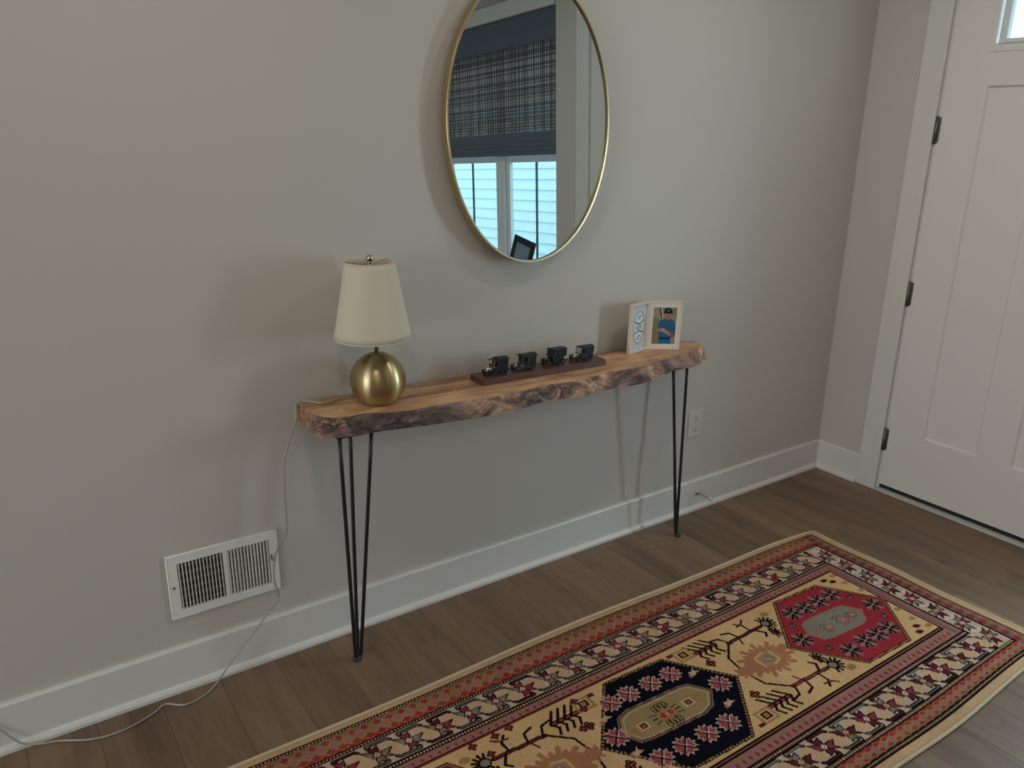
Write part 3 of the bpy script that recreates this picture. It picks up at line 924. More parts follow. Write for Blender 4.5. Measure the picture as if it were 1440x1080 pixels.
def van(xf, style, label):
    """toy delivery van facing -x; xf = world x of its front wheels"""
    xc = xf+0.030
    yc = -0.103
    t = root('toy_van', (xc, yc, pz(xc)+SHT+0.0003), label, 'toy van', 'toy vans on the plinth')
    t.rotation_euler = (0, math.atan(0.0175), 0)
    def B(mb, name, mat, par=None): return mb.build(name, mat, par or t, local=True)
    HW = 0.0165
    # chassis and running boards
    c = MB(); c.box((-0.036, -0.010, 0.0065), (0.041, 0.010, 0.0105), 0.0008); c.box((-0.016, -HW, 0.0065), (0.022, HW, 0.0082), 0.0005)
    B(c, 'chassis', M['van'])
    for (wx, sy) in ((-0.030, -1), (-0.030, 1), (0.029, -1), (0.029, 1)):
        y0 = sy*0.0155
        wm = MB(); wm.lathe([(0.0062, -0.0016), (0.0084, -0.0017), (0.0090, -0.0008), (0.0090, 0.0008), (0.0084, 0.0017), (0.0062, 0.0016)], (wx, y0, 0.0090), 'y', 22, closed=True)
        wo = B(wm, 'wheel', M['tyre'])
        hb = MB(); hb.lathe([(0, -0.0022), (0.0016, -0.0022), (0.0018, -0.0006), (0.0064, -0.0005), (0.0064, 0.0005), (0.0018, 0.0006), (0.0016, 0.0022), (0, 0.0022)], (wx, y0, 0.0090), 'y', 16)
        B(hb, 'hub', M['hinge'] if style in (2, 3) else M['van'], wo)
        mg = MB(); P = []; Q = []
        for k in range(9):
            a = R(18+k*18)
            P.append((wx+0.0112*math.cos(a), 0.0090+0.0112*math.sin(a))); Q.append((wx+0.0102*math.cos(a), 0.0090+0.0102*math.sin(a)))
        mg.prism(P+Q[::-1], 1, y0-0.0032, y0+0.0032)
        B(mg, 'mudguard', M['van'])
    # bonnet, radiator, lamps
    hood = M['silver'] if style in (1, 4) else M['van']
    bn = MB(); P = [(-0.0085, 0.0105), (-0.0085, 0.0215), (-0.006, 0.0250), (0.006, 0.0250), (0.0085, 0.0215), (0.0085, 0.0105)]
    bn.prism(P, 0, -0.034, -0.0125); B(bn, 'bonnet', hood)
    rd = MB(); rd.prism([(a*1.08, z_*1.02+0.0002) for a, z_ in P], 0, -0.0372, -0.0338); B(rd, 'radiator', M['silver'] if style != 3 else M['hinge'])
    for sy in (-1, 1):
        hl = MB(); hl.lathe([(0, -0.004), (0.0028, -0.004), (0.0032, -0.0025), (0.0022, 0.002), (0, 0.003)], (-0.0365, sy*0.0105, 0.0195), 'x', 14)
        hl.tube([(-0.0355, sy*0.0105, 0.0105), (-0.0355, sy*0.0105, 0.0180)], 0.0008, 6)
        B(hl, 'headlamp', M['silver'] if style != 3 else M['vanglass'])
    # bodies
    if style == 1:
        b = MB(); b.box((-0.002, -HW, 0.0085), (0.041, HW, 0.051), 0.001); B(b, 'body', M['van'])
        b = MB(); b.box((-0.0125, -HW, 0.0085), (-0.002, HW, 0.0275), 0.001); B(b, 'cab_side', M['van'])
        r = MB(); arc_roof(r, -0.020, 0.012, 0.0178, 0.0490, 0.0030); B(r, 'cab_roof', M['vanroof'])
        r = MB(); arc_roof(r, -0.001, 0.043, 0.0178, 0.0520, 0.0040); B(r, 'roof', M['vanroof'])
        ws = MB()
        for sy in (-1, 1): ws.box((-0.0138, sy*0.0155-0.0008, 0.025), (-0.0122, sy*0.0155+0.0008, 0.049))
        for z_ in (0.0275, 0.0355, 0.047): ws.box((-0.0138, -0.0155, z_-0.0007), (-0.0122, 0.0155, z_+0.0007))
        ws.box((-0.0138, -0.0008, 0.0275), (-0.0122, 0.0008, 0.048))
        B(ws, 'windscreen_frame', M['silver'])
        g_ = MB(); g_.box((-0.0132, -0.0150, 0.0280), (-0.0128, 0.0150, 0.0350)); B(g_, 'windscreen', M['vanglass'])
    elif style == 2:
        b = MB(); b.prism([(-0.012, 0.0085), (-0.0095, 0.0285), (-0.0095, 0.0485), (0.041, 0.0485), (0.039, 0.0085)], 1, -HW, HW); B(b, 'body', M['van'])
        r = MB(); arc_roof(r, -0.0165, 0.044, 0.0182, 0.0478, 0.0068); B(r, 'roof', M['vanroof'])
        g_ = MB(); g_.box((-0.0104, -0.0135, 0.031), (-0.0098, 0.0135, 0.0455)); B(g_, 'windscreen', M['vanglass'])
        for sy in (-1, 1):
            g_ = MB(); g_.box((-0.005, sy*0.0167-0.0003, 0.030), (0.006, sy*0.0167+0.0003, 0.0455), 0.0); B(g_, 'side_window', M['vanglass'])
            p_ = MB(); p_.box((0.0085, sy*0.0168-0.0006, 0.0095), (0.0098, sy*0.0168+0.0006, 0.0485)); B(p_, 'pillar', M['hinge'])
        sp = MB(); sp.lathe([(0.0050, -0.001), (0.0066, -0.001), (0.0066, 0.001), (0.0050, 0.001)], (-0.018, -0.0168, 0.0155), 'y', 18, closed=True); B(sp, 'spare_wheel', M['silver'])
        st = MB(); st.box((-0.0135, -0.0155, 0.0265), (-0.0120, 0.0155, 0.0285)); st.box((-0.0128, -0.0150, 0.0285), (-0.0122, -0.0138, 0.044)); B(st, 'windscreen_frame', M['silver'])
    elif style == 3:
        b = MB(); b.box((-0.0135, -0.0150, 0.0085), (0.034, 0.0150, 0.030), 0.001); B(b, 'cab', M['van'])
        b = MB(); b.box((-0.0145, -0.0185, 0.0285), (0.043, 0.0185, 0.0545), 0.0016, 2); B(b, 'body', M['van'])
        r = MB(); arc_roof(r, -0.0150, 0.0435, 0.0190, 0.0545, 0.0034); B(r, 'roof', M['vanroof'])
        for z_ in (0.0335, 0.0385, 0.0495):
            p_ = MB(); p_.box((-0.0152, -0.0170, z_-0.0005), (-0.0144, 0.0170, z_+0.0005)); B(p_, 'moulding', M['hinge'])
        for sy in (-1, 1):
            l_ = MB(); l_.box((-0.0195, sy*0.0165-0.0022, 0.0290), (-0.0155, sy*0.0165+0.0022, 0.0345), 0.0005); l_.box((-0.0160, sy*0.0165-0.0005, 0.0305), (-0.0135, sy*0.0165+0.0005, 0.0315)); B(l_, 'side_lamp', M['vanroof'])
        g_ = MB(); g_.box((-0.0140, -0.0120, 0.0200), (-0.0134, 0.0120, 0.0275)); B(g_, 'windscreen', M['vanglass'])
    else:
        b = MB(); b.prism([(-0.0125, 0.0085), (-0.0125, 0.026), (-0.0085, 0.0465), (0.0445, 0.0470), (0.0430, 0.028), (0.0360, 0.0085)], 1, -HW, HW); B(b, 'body', M['van'])
        r = MB(); arc_roof(r, -0.0100, 0.0450, 0.0172, 0.0462, 0.0048); B(r, 'roof', M['vanroof'])
        ws = MB(); ws.hexa([(-0.0132, -0.0135, 0.0265), (-0.0124, -0.0135, 0.0265), (-0.0124, 0.0135, 0.0265), (-0.0132, 0.0135, 0.0265),
                            (-0.0095, -0.0135, 0.0445), (-0.0087, -0.0135, 0.0445), (-0.0087, 0.0135, 0.0445), (-0.0095, 0.0135, 0.0445)]); B(ws, 'windscreen', M['silver'])
        for sy in (-1, 1):
            g_ = MB(); g_.prism([(-0.0095, 0.0275), (-0.0060, 0.0435), (0.004, 0.0435), (0.004, 0.0275)], 1, sy*0.0167-0.0003, sy*0.0167+0.0003); B(g_, 'side_window', M['vanglass'])
        fd = MB()
        for sy in (-1, 1): fd.box((-0.038, sy*0.0145-0.003, 0.0165), (-0.014, sy*0.0145+0.003, 0.0188), 0.0008)
        B(fd, 'running_board', M['silver'])
        sw = MB(); sw.lathe([(0.0030, -0.001), (0.0058, -0.0012), (0.0058, 0.0012), (0.0030, 0.001)], (-0.0155, -0.0172, 0.0185), 'y', 18, closed=True); B(sw, 'spare_wheel', M['tyre'])
    return t
van(-2.022, 1, 'dark toy van with silver windscreen frame and stepped roof, leftmost on the plinth')
van(-1.910, 2, 'dark toy van with arched roof and spare wheel, second from left on the plinth')
van(-1.785, 3, 'dark toy van with a tall wide box body, third from left on the plinth')
van(-1.664, 4, 'dark toy van with silver bonnet and raked windscreen, rightmost on the plinth')

# ================================================================== paint grids (flat prints and woven dyes)
class Grid:
    """colour raster over a rectangle, later becomes the vertex dye of a mesh grid"""
    def __init__(s, x0, x1, y0, y1, step):
        s.nx = int(round((x1-x0)/step))+1; s.ny = int(round((y1-y0)/step))+1
        s.xs = np.linspace(x0, x1, s.nx); s.ys = np.linspace(y0, y1, s.ny)
        s.X, s.Y = np.meshgrid(s.xs, s.ys, indexing='ij')
        s.C = np.zeros((s.nx, s.ny, 3), np.float32)
        s.h = step
    def sub(s, a, b, c, d):
        i0, i1 = np.searchsorted(s.xs, (a, b)); j0, j1 = np.searchsorted(s.ys, (c, d))
        return slice(max(i0-1, 0), min(i1+1, s.nx)), slice(max(j0-1, 0), min(j1+1, s.ny))
    def rect(s, a, b, c, d, col):
        i, j = s.sub(a, b, c, d)
        m = (s.X[i, j] >= a) & (s.X[i, j] < b) & (s.Y[i, j] >= c) & (s.Y[i, j] < d)
        s.C[i, j][m] = col
    def poly(s, pts, col):
        P = np.array(pts, float)
        i, j = s.sub(P[:, 0].min(), P[:, 0].max(), P[:, 1].min(), P[:, 1].max())
        X, Y = s.X[i, j], s.Y[i, j]
        if X.size == 0: return
        m = np.zeros(X.shape, bool)
        n = len(P)
        for k in range(n):
            xa, ya = P[k]; xb, yb = P[(k+1) % n]
            if ya == yb: continue
            cnd = ((ya > Y) != (yb > Y)) & (X < (xb-xa)*(Y-ya)/(yb-ya)+xa)
            m ^= cnd
        s.C[i, j][m] = col
    def seg(s, a, b, wd, col):
        i, j = s.sub(min(a[0], b[0])-wd, max(a[0], b[0])+wd, min(a[1], b[1])-wd, max(a[1], b[1])+wd)
        X, Y = s.X[i, j], s.Y[i, j]
        if X.size == 0: return
        dx, dy = b[0]-a[0], b[1]-a[1]
        t = np.clip(((X-a[0])*dx+(Y-a[1])*dy)/max(1e-12, dx*dx+dy*dy), 0, 1)
        m = (X-a[0]-t*dx)**2+(Y-a[1]-t*dy)**2 <= (wd/2)**2
        s.C[i, j][m] = col
    def line(s, pts, wd, col, closed=False):
        pts = list(pts)
        if closed: pts.append(pts[0])
        for a, b in zip(pts, pts[1:]): s.seg(a, b, wd, col)
    def opoly(s, pts, fill, wd, edge):
        s.poly(pts, fill); s.line(pts, wd, edge, True)
    def disc(s, c, rx, ry, col):
        s.poly([(c[0]+rx*math.cos(t), c[1]+ry*math.sin(t)) for t in [2*math.pi*k/20 for k in range(20)]], col)

def grid_mesh(name, V, C, mat, extra=None):
    """V: (nx,ny,3) positions, C: (nx,ny,3) linear colours"""
    nx, ny = V.shape[:2]
    me = bpy.data.meshes.new(name)
    idx = np.arange(nx*ny).reshape(nx, ny)
    F = np.stack([idx[:-1, :-1], idx[1:, :-1], idx[1:, 1:], idx[:-1, 1:]], -1).reshape(-1, 4)
    verts = V.reshape(-1, 3); cols = C.reshape(-1, 3)
    me.vertices.add(len(verts)); me.vertices.foreach_set('co', verts.astype(np.float32).ravel())
    me.loops.add(F.size); me.loops.foreach_set('vertex_index', F.astype(np.int32).ravel())
    me.polygons.add(len(F)); me.polygons.foreach_set('loop_start', (np.arange(len(F))*4).astype(np.int32))
    me.update(calc_edges=True)
    at = me.attributes.new('Dye', 'FLOAT_COLOR', 'POINT')
    at.data.foreach_set('color', np.concatenate([cols, np.ones((len(cols), 1))], 1).astype(np.float32).ravel())
    me.materials.append(mat)
    me.validate()
    return me

# ================================================================== HINGED PHOTO FRAME
HG = (-1.277, -0.040)
zb = ztop(-1.277)+0.0008
ff = root('hinged_photo_frame', (HG[0], HG[1], zb), 'white hinged double photo frame standing open at the right end of the table', 'photo frame')
def panel_basis(end):
    dx, dy = end[0]-HG[0], end[1]-HG[1]
    w_ = math.hypot(dx, dy)
    return w_, math.atan2(dy, dx)
FHT, FT = 0.186, 0.014
def frame_panel(end, name, side):
    w_, ang = panel_basis(end)
    e = link(name, None, ff); e.empty_display_size = 0.02
    e.rotation_euler = (0, math.atan(0.0175)*math.cos(ang), ang)
    s0, s1 = 0.003, w_
    # in panel space x runs from the hinge outwards; the front faces side*(-y)
    f = side
    def bx(mb, x0, x1, d0, d1, z0, z1, bv=0.0008):
        mb.box((x0, min(f*d0, f*d1), z0), (x1, max(f*d0, f*d1), z1), bv)
    bd = 0.0085
    mb = MB()
    bx(mb, s0, s1, 0.0, -FT, 0, bd); bx(mb, s0, s1, 0.0, -FT, FHT-bd, FHT)
    bx(mb, s0, s0+bd, 0.0, -FT, bd, FHT-bd); bx(mb, s1-bd, s1, 0.0, -FT, bd, FHT-bd)
    mb.build('frame_border', M['whitewood'], e, local=True)
    mb = MB(); bx(mb, s0+bd, s1-bd, -0.001, -0.008, bd, FHT-bd, 0)
    mb.build('backing_card', M['mat'], e, local=True)
    return e, w_, s0, s1, bd, f
e, w_, s0, s1, bd, f = frame_panel((-1.160, -0.108), 'right_leaf', 1)
# window mat
mm = MB()
px0, px1, pz0, pz1 = 0.026, w_-0.020, 0.022, 0.163
for x0, x1, z0, z1 in ((s0+bd, s1-bd, bd, pz0), (s0+bd, s1-bd, pz1, FHT-bd), (s0+bd, px0, pz0, pz1), (px1, s1-bd, pz0, pz1)):
    mm.box((x0, -0.0125, z0), (x1, -0.008, z1))
mm.build('window_mat', M['mat'], e, local=True)
# the photograph: a boy in a blue shirt and dark cap
gp = Grid(0, 1, 0, 1.4, 0.012)
gp.C[:] = srgb(150, 142, 118)
nzv = np.array([[noise.noise(Vector((x_*3, y_*3, 4))) for y_ in gp.ys] for x_ in gp.xs])
gp.C *= (1+0.22*nzv[..., None]).astype(np.float32)
gp.rect(0, 0.34, 0, 0.62, srgb(140, 118, 84)); gp.poly([(0, .6), (.3, .62), (.3, .95), (0, 1.0)], srgb(126, 128, 92))
gp.poly([(0.22, 1.4), (0.30, 1.4), (0.42, 0.98), (0.36, 0.98)], srgb(70, 74, 70)); gp.poly([(0.30, 1.4), (0.34, 1.4), (0.45, 0.98), (0.42, 0.98)], srgb(214, 214, 206))
skin = srgb(188, 128, 108)
gp.poly([(.28, .0), (.30, .30), (.82, .30), (.84, .0)], srgb(44, 112, 138))
gp.poly([(.30, .30), (.24, .62), (.22, .78), (.34, .92), (.50, .98), (.76, .98), (.92, .88), (1.0, .60), (.98, .34), (.82, .22), (.32, .22)], srgb(54, 100, 136))
gp.poly([(.46, .72), (.60, .60), (.66, .40), (.50, .52)], srgb(44, 80, 112))
gp.rect(.32, .80, .17, .24, srgb(26, 42, 96))
gp.poly([(.22, .58), (.48, .60), (.86, .40), (.92, .30), (.74, .32), (.48, .46), (.26, .50)], skin)
gp.poly([(.40, .56), (.52, .62), (.58, .52), (.46, .48)], srgb(200, 146, 132))
gp.poly([(.74, .42), (1.0, .38), (.98, .28), (.80, .30)], srgb(158, 90, 78))
gp.poly([(.55, .94), (.72, .94), (.74, 1.02), (.53, 1.02)], srgb(170, 112, 94))
gp.disc((.63, 1.10), .145, .16, skin); gp.disc((.63, 1.03), .09, .035, srgb(176, 106, 92))
gp.poly([(.44, 1.18), (.47, 1.32), (.55, 1.38), (.70, 1.38), (.80, 1.30), (.82, 1.17), (.70, 1.20), (.55, 1.20)], srgb(28, 48, 56))
gp.poly([(.42, 1.17), (.84, 1.15), (.80, 1.21), (.46, 1.22)], srgb(22, 34, 40)); gp.disc((.63, 1.28), .045, .035, srgb(120, 140, 140))
gp.seg((.57, 1.10), (.60, 1.10), .018, srgb(70, 44, 40)); gp.seg((.67, 1.10), (.70, 1.10), .018, srgb(70, 44, 40))
gp.seg((.60, 1.035), (.67, 1.035), .016, srgb(120, 60, 56)); gp.seg((.635, 1.09), (.64, 1.06), .014, srgb(150, 92, 78))
V = np.zeros((gp.nx, gp.ny, 3))
V[..., 0] = px0+gp.X*(px1-px0); V[..., 1] = -0.0092; V[..., 2] = pz0+gp.Y/1.4*(pz1-pz0)
o = link('photograph', grid_mesh('photograph', V, gp.C, M['print']), e)
o['label'] = 'photograph of a person in a blue shirt and dark cap with folded arms'
e2, w2, s0, s1, bd, f = frame_panel((-1.392, -0.072), 'left_leaf', -1)
# pale insert with a raised oval medallion of grey scrollwork
gq = Grid(0, 1, 0, 1.7, 0.010)
gq.C[:] = srgb(204, 209, 211)
cx, cy = 0.46, 0.85
gq.disc((cx, cy), .38, .62, srgb(226, 230, 232))
gc = srgb(120, 126, 132); gd = srgb(84, 90, 98)
gq.line([(cx+.36*math.cos(t), cy+.60*math.sin(t)) for t in [2*math.pi*k/40 for k in range(41)]], .035, gc)
gq.line([(cx-.28, cy+.24), (cx-.14, cy+.16), (cx+.0, cy+.14), (cx+.16, cy+.17), (cx+.28, cy+.25)], .05, gd)
gq.line([(cx-.28, cy-.22), (cx-.14, cy-.15), (cx+.0, cy-.12), (cx+.16, cy-.15), (cx+.28, cy-.22)], .05, gd)
gq.line([(cx-.12, cy+.40), (cx-.02, cy+.47), (cx+.08, cy+.40), (cx+.02, cy+.33), (cx-.06, cy+.38)], .035, gd)
gq.line([(cx-.16, cy-.38), (cx-.04, cy-.30), (cx+.10, cy-.36), (cx+.04, cy-.46), (cx-.08, cy-.44)], .035, gd)
for a_, b_ in (((-.2, .02), (-.08, .08)), ((-.08, .08), (-.02, -.06)), ((.02, .08), (.02, -.08)), ((.08, -.04), (.2, .06)), ((-.2, -.06), (-.1, -.02)), ((.1, .08), (.22, -.04))):
    gq.seg((cx+a_[0], cy+a_[1]), (cx+b_[0], cy+b_[1]), .04, gc)
V = np.zeros((gq.nx, gq.ny, 3))
qx0, qx1, qz0, qz1 = s0+bd, s1-bd, bd, FHT-bd
V[..., 0] = qx0+gq.X*(qx1-qx0); V[..., 1] = 0.0086; V[..., 2] = qz0+gq.Y/1.7*(qz1-qz0)
o = link('insert_card', grid_mesh('insert_card', V, gq.C, M['print']), e2)
o['label'] = 'pale blue insert card with a grey oval medallion'
rg = MB()
rx, rz = 0.38*(qx1-qx0), 0.62/1.7*(qz1-qz0)
ctr = (qx0+cx*(qx1-qx0), 0.0088, qz0+cy/1.7*(qz1-qz0))
rg.tube([(ctr[0]+rx*math.cos(t), 0.0092, ctr[2]+rz*math.sin(t)) for t in [2*math.pi*k/48 for k in range(49)]], 0.0014, 6, False)
rg.build('oval_rim', M['plastic'], e2, local=True)
hm = MB()
for zz in (0.04, 0.146):
    hm.lathe([(0, zz-0.012), (0.0028, zz-0.012), (0.0028, zz+0.012), (0, zz+0.012)], (0, -0.003, 0), 'z', 12)
hm.build('hinge', M['hinge'], ff, local=True)

# ================================================================== RUG
RX1_, RX0_ = -0.628, -4.02
RYA, RYB = -0.414, -1.356          # wall side edge, near edge (before waviness)
G = Grid(RX0_, RX1_, RYB, RYA, 0.0024)
K = dict(cream=srgb(194, 156, 110), ivory=srgb(180, 154, 134), brown=srgb(122, 92, 72), red=srgb(142, 44, 50), brick=srgb(138, 60, 48),
         dark=srgb(28, 15, 15), maroon=srgb(86, 34, 38), pink=srgb(142, 98, 94), rose=srgb(124, 52, 58), navy=srgb(14, 14, 23), grey=srgb(122, 113, 102),
         olive=srgb(138, 118, 80), rust=srgb(156, 104, 74), tan=srgb(154, 118, 76), taupe=srgb(126, 106, 88), white=srgb(196, 170, 154), sand=srgb(184, 150, 114))
G.C[:] = K['cream']
XL_, XR_ = RX0_, RX1_
FX0 = -3.86            # far end of the field beyond the frame
def dashes_x(y0, y1, x0, x1):
    """guard stripe along x: dark lines with pale dashes between"""
    G.rect(x0, x1, y0, y1, K['dark'])
    ym = (y0+y1)/2; h = abs(y1-y0)*0.17
    x_ = x0
    while x_ < x1:
        G.rect(x_, x_+0.0050, ym-h, ym+h, K['sand']); x_ += 0.0098
def dashes_y(x0, x1, y0, y1):
    G.rect(x0, x1, y0, y1, K['dark'])
    xm = (x0+x1)/2; h = abs(x1-x0)*0.17
    y_ = y0
    while y_ < y1:
        G.rect(xm-h, xm+h, y_, y_+0.0058, K['sand']); y_ += 0.0098
prg = random.Random(21)
def diamond(cx, cy, a, b, col): G.poly([(cx-a, cy), (cx, cy+b), (cx+a, cy), (cx, cy-b)], col)
def diamond_band_x(y0, y1, x0, x1, flip=False):
    G.rect(x0, x1, y0, y1, K['brown'])
    n = int((x1-x0)/0.0375); h = (y1-y0)
    for i in range(n+1):
        cx_ = x0+0.0375*(i+0.5)
        tone = K['brick'] if prg.random() > 0.3 else K['red']
        for row, (fy, off, cc) in enumerate(((0.80, 0.0, 'b'), (0.50, 0.5, 'p'), (0.22, 0.0, 'r'))):
            yy = y0+h*(fy if not flip else 1-fy)
            c_ = tone if cc != 'p' else K['pink']
            diamond(cx_+0.0375*off, yy, 0.0185, h*0.26, K['tan'])
            diamond(cx_+0.0375*off, yy, 0.0150, h*0.21, c_ if cc != 'b' else K['brown'])
            if cc == 'b': diamond(cx_, yy-h*0.02*(1 if not flip else -1), 0.0115, h*0.17, tone)
        # a row along the inner edge
        yy = y0+h*(0.02 if not flip else 0.98)
        diamond(cx_+0.0187, yy, 0.0150, h*0.20, K['red'])
def diamond_band_y(x0, x1, y0, y1):
    G.rect(x0, x1, y0, y1, K['brown'])
    n = int((y1-y0)/0.0375); h = (x1-x0)
    for i in range(n+1):
        cy_ = y0+0.0375*(i+0.5)
        G.poly([(x0+h*.25, cy_-0.015), (x0+h*.7, cy_), (x0+h*.25, cy_+0.015), (x0-h*.1, cy_)], K['rose'])
        G.poly([(x0+h*.75, cy_+0.006), (x0+h*.95, cy_+0.0187), (x0+h*.75, cy_+0.031), (x0+h*.55, cy_+0.0187)], K['pink'])
def pink_band_x(y0, y1, x0, x1):
    G.rect(x0, x1, y0, y1, K['pink'])
    h = y1-y0; n = int((x1-x0)/0.026)
    for i in range(n+1):
        cx_ = x0+0.026*(i+.5)
        G.line([(cx_-.013, y0+h*.15), (cx_, y0+h*.85), (cx_+.013, y0+h*.15)], 0.0034, K['rust'])
        diamond(cx_, y0+h*.42, 0.0065, h*.28, K['rose']); diamond(cx_+.013, y0+h*.75, 0.0055, h*.2, K['taupe'])
def star(cx, cy, k, c, rot=0, bars=True, s=1.0):
    ca, sa = math.cos(rot), math.sin(rot)
    def T(pts): return [(cx+(a*ca-b*sa)*s, cy+(a*sa+b*ca)*s) for a, b in pts]
    def PR(pts): return [(-a, -b) for a, b in pts]
    lw = 0.0046
    if bars:
        bar = [(-.021, .037), (-.018, .0445), (.047, .0445), (.058, .033), (.051, .031), (.043, .0370), (-.007, .0370), (-.006, .029)]
        hexa = [(.018, .012), (.036, .030), (.052, .030), (.079, -.010), (.062, -.030), (.046, -.030)]
        G.poly(T(hexa), K['sand'])
        for q_ in (bar, PR(bar)): G.opoly(T(q_), K['grey'] if k % 3 else K['maroon'], lw, K['dark'])
    a1 = [(-.006, .012), (-.040, .028), (-.028, .011), (-.046, -.005), (-.013, -.007)]
    b1 = [(-.009, .007), (-.021, .037), (-.004, .026), (.012, .032), (.009, .010)]
    ca1, cb1 = (K['rose'], K['maroon']) if k % 2 else (K['maroon'], K['grey'])
    if c: ca1, cb1 = (K['grey'], K['rose']) if k % 2 else (K['taupe'], K['maroon'])
    for q_, cc in ((a1, ca1), (PR(a1), ca1 if k % 3 else K['rose']), (b1, cb1), (PR(b1), cb1 if k % 2 else K['taupe'])):
        G.opoly(T(q_), cc, lw*0.8, K['dark'])
    G.opoly(T([(-.013, .001), (.0, .0125), (.013, -.001), (0, -.0125)]), K['white'] if k % 2 else K['sand'], lw*0.7, K['maroon'])
    diamond(cx, cy, .004*s, .004*s, K['pink'])

# --- wall side border (from the edge inwards)
B1, B2 = -0.634, -0.628
G.rect(XL_, XR_, RYA-0.02, 0, K['sand'])
dashes_x(-0.4475, -0.4345, XL_, -0.655)
diamond_band_x(-0.512, -0.4475, XL_, -0.66)
dashes_x(-0.5265, -0.512, XL_, -0.70)
G.rect(XL_, -0.715, -0.6225, -0.5265, K['ivory'])
k = 0; xx = -0.795-0.0
while xx > XL_:
    star(xx, -0.5735, k, 1, 0, True, 0.97); xx -= 0.0935; k += 1
dashes_x(-0.6415, -0.622, XL_, -0.80)
pink_band_x(-0.668, -0.6415, XL_, -0.81)
G.rect(XL_, -0.84, -0.6765, -0.668, K['dark']); G.rect(XL_, -0.84, -0.6738, -0.6712, K['brick'])
# --- near border
G.rect(XL_, XR_, -2, -1.330, K['sand'])
dashes_x(-1.330, -1.312, XL_, -0.655)
diamond_band_x(-1.312, -1.276, XL_, -0.66, True)
dashes_x(-1.276, -1.2585, XL_, -0.70)
G.rect(XL_, -0.715, -1.2585, -1.1675, K['ivory'])
k = 0; xx = -0.774
while xx > XL_:
    star(xx, -1.2125, k, 0, 0, True, 0.98); xx -= 0.0975; k += 1
dashes_x(-1.1675, -1.146, XL_, -0.80)
pink_band_x(-1.146, -1.107, XL_, -0.81)
G.rect(XL_, -0.84, -1.107, -1.092, K['dark']); G.rect(XL_, -0.84, -1.1005, -1.0975, K['rust'])
# --- end border nearest the door
G.rect(-0.655, XR_, -2, 0, K['sand'])
G.rect(-0.662, -0.655, -1.33, -0.44, K['maroon'])
diamond_band_y(-0.712, -0.662, -1.325, -0.4475)
G.rect(-0.720, -0.712, -1.275, -0.515, K['dark'])
G.rect(-0.798, -0.720, -1.262, -0.525, K['ivory'])
for i in range(8):
    star(-0.760, -1.212+0.0885*i, i, i % 2, math.pi/2, False, 0.98)
    diamond(-0.760, -1.168+0.0885*i, .030, .016, K['white'])
G.rect(-0.806, -0.798, -1.17, -0.618, K['dark'])
G.rect(-0.846, -0.806, -1.147, -0.640, K['pink'])
for i in range(13): G.rect(-0.842, -0.812, -1.13+0.0385*i, -1.118+0.0385*i, K['taupe'])
for xx in (-0.820, -0.833): G.rect(xx-.0016, xx+.0016, -1.14, -0.648, K['maroon'])
G.rect(-0.853, -0.846, -1.107, -0.668, K['dark'])
# --- field motifs
def rosette(cx, cy, s=0.039):
    n = 12; P = []; Q = []
    for i in range(2*n):
        a = math.pi*i/n; rr_ = s*(1.0 if i % 2 == 0 else 0.70)
        P.append((cx+rr_*math.cos(a)*1.02, cy+rr_*math.sin(a)*0.92)); Q.append((cx+(rr_-.0048)*math.cos(a)*1.02, cy+(rr_-.0048)*math.sin(a)*0.92))
    G.poly(P, K['white']); G.poly(Q, K['red'])
    for i in range(8):
        a = math.pi*i/8+math.pi/16
        G.seg((cx+.008*math.cos(a), cy+.008*math.sin(a)), (cx+s*.74*math.cos(a), cy+s*.74*math.sin(a)), .0026, K['pink'])
        G.seg((cx-.008*math.cos(a), cy-.008*math.sin(a)), (cx-s*.74*math.cos(a), cy-s*.74*math.sin(a)), .0026, K['pink'])
    for a in (math.pi/4, -math.pi/4):
        G.seg((cx-s*.75*math.cos(a), cy-s*.75*math.sin(a)), (cx+s*.75*math.cos(a), cy+s*.75*math.sin(a)), .0050, K['dark'])
        G.seg((cx-s*.6*math.cos(a)+.006, cy-s*.6*math.sin(a)), (cx+s*.6*math.cos(a)+.006, cy+s*.6*math.sin(a)), .0028, K['white'])
def snow(cx, cy, s=0.036):
    for i in range(12):
        a = 2*math.pi*i/12+0.26
        e_ = (cx+s*math.cos(a), cy+s*math.sin(a)*0.92)
        G.seg((cx, cy), e_, .0115, K['pink'])
    for i in range(12):
        a = 2*math.pi*i/12+0.26
        if i % 3 == 0: continue
        G.seg((cx+.009*math.cos(a), cy+.009*math.sin(a)), (cx+s*math.cos(a), cy+s*math.sin(a)*.92), .0082, K['dark'])
    for a in (0.26, 0.26+math.pi/2):
        G.seg((cx-s*.7*math.cos(a), cy-s*.7*math.sin(a)), (cx+s*.7*math.cos(a), cy+s*.7*math.sin(a)), .0036, K['grey'])
HEX = [(-.264, .0), (-.094, .192), (.125, .181), (.257, -.003), (.104, -.190), (-.117, -.183)]
INN = [(-.19, .012), (-.159, .059), (-.118, .071), (.078, .062), (.110, .054), (.148, -.001), (.105, -.046), (.064, -.057), (-.125, -.047), (-.164, -.039)]
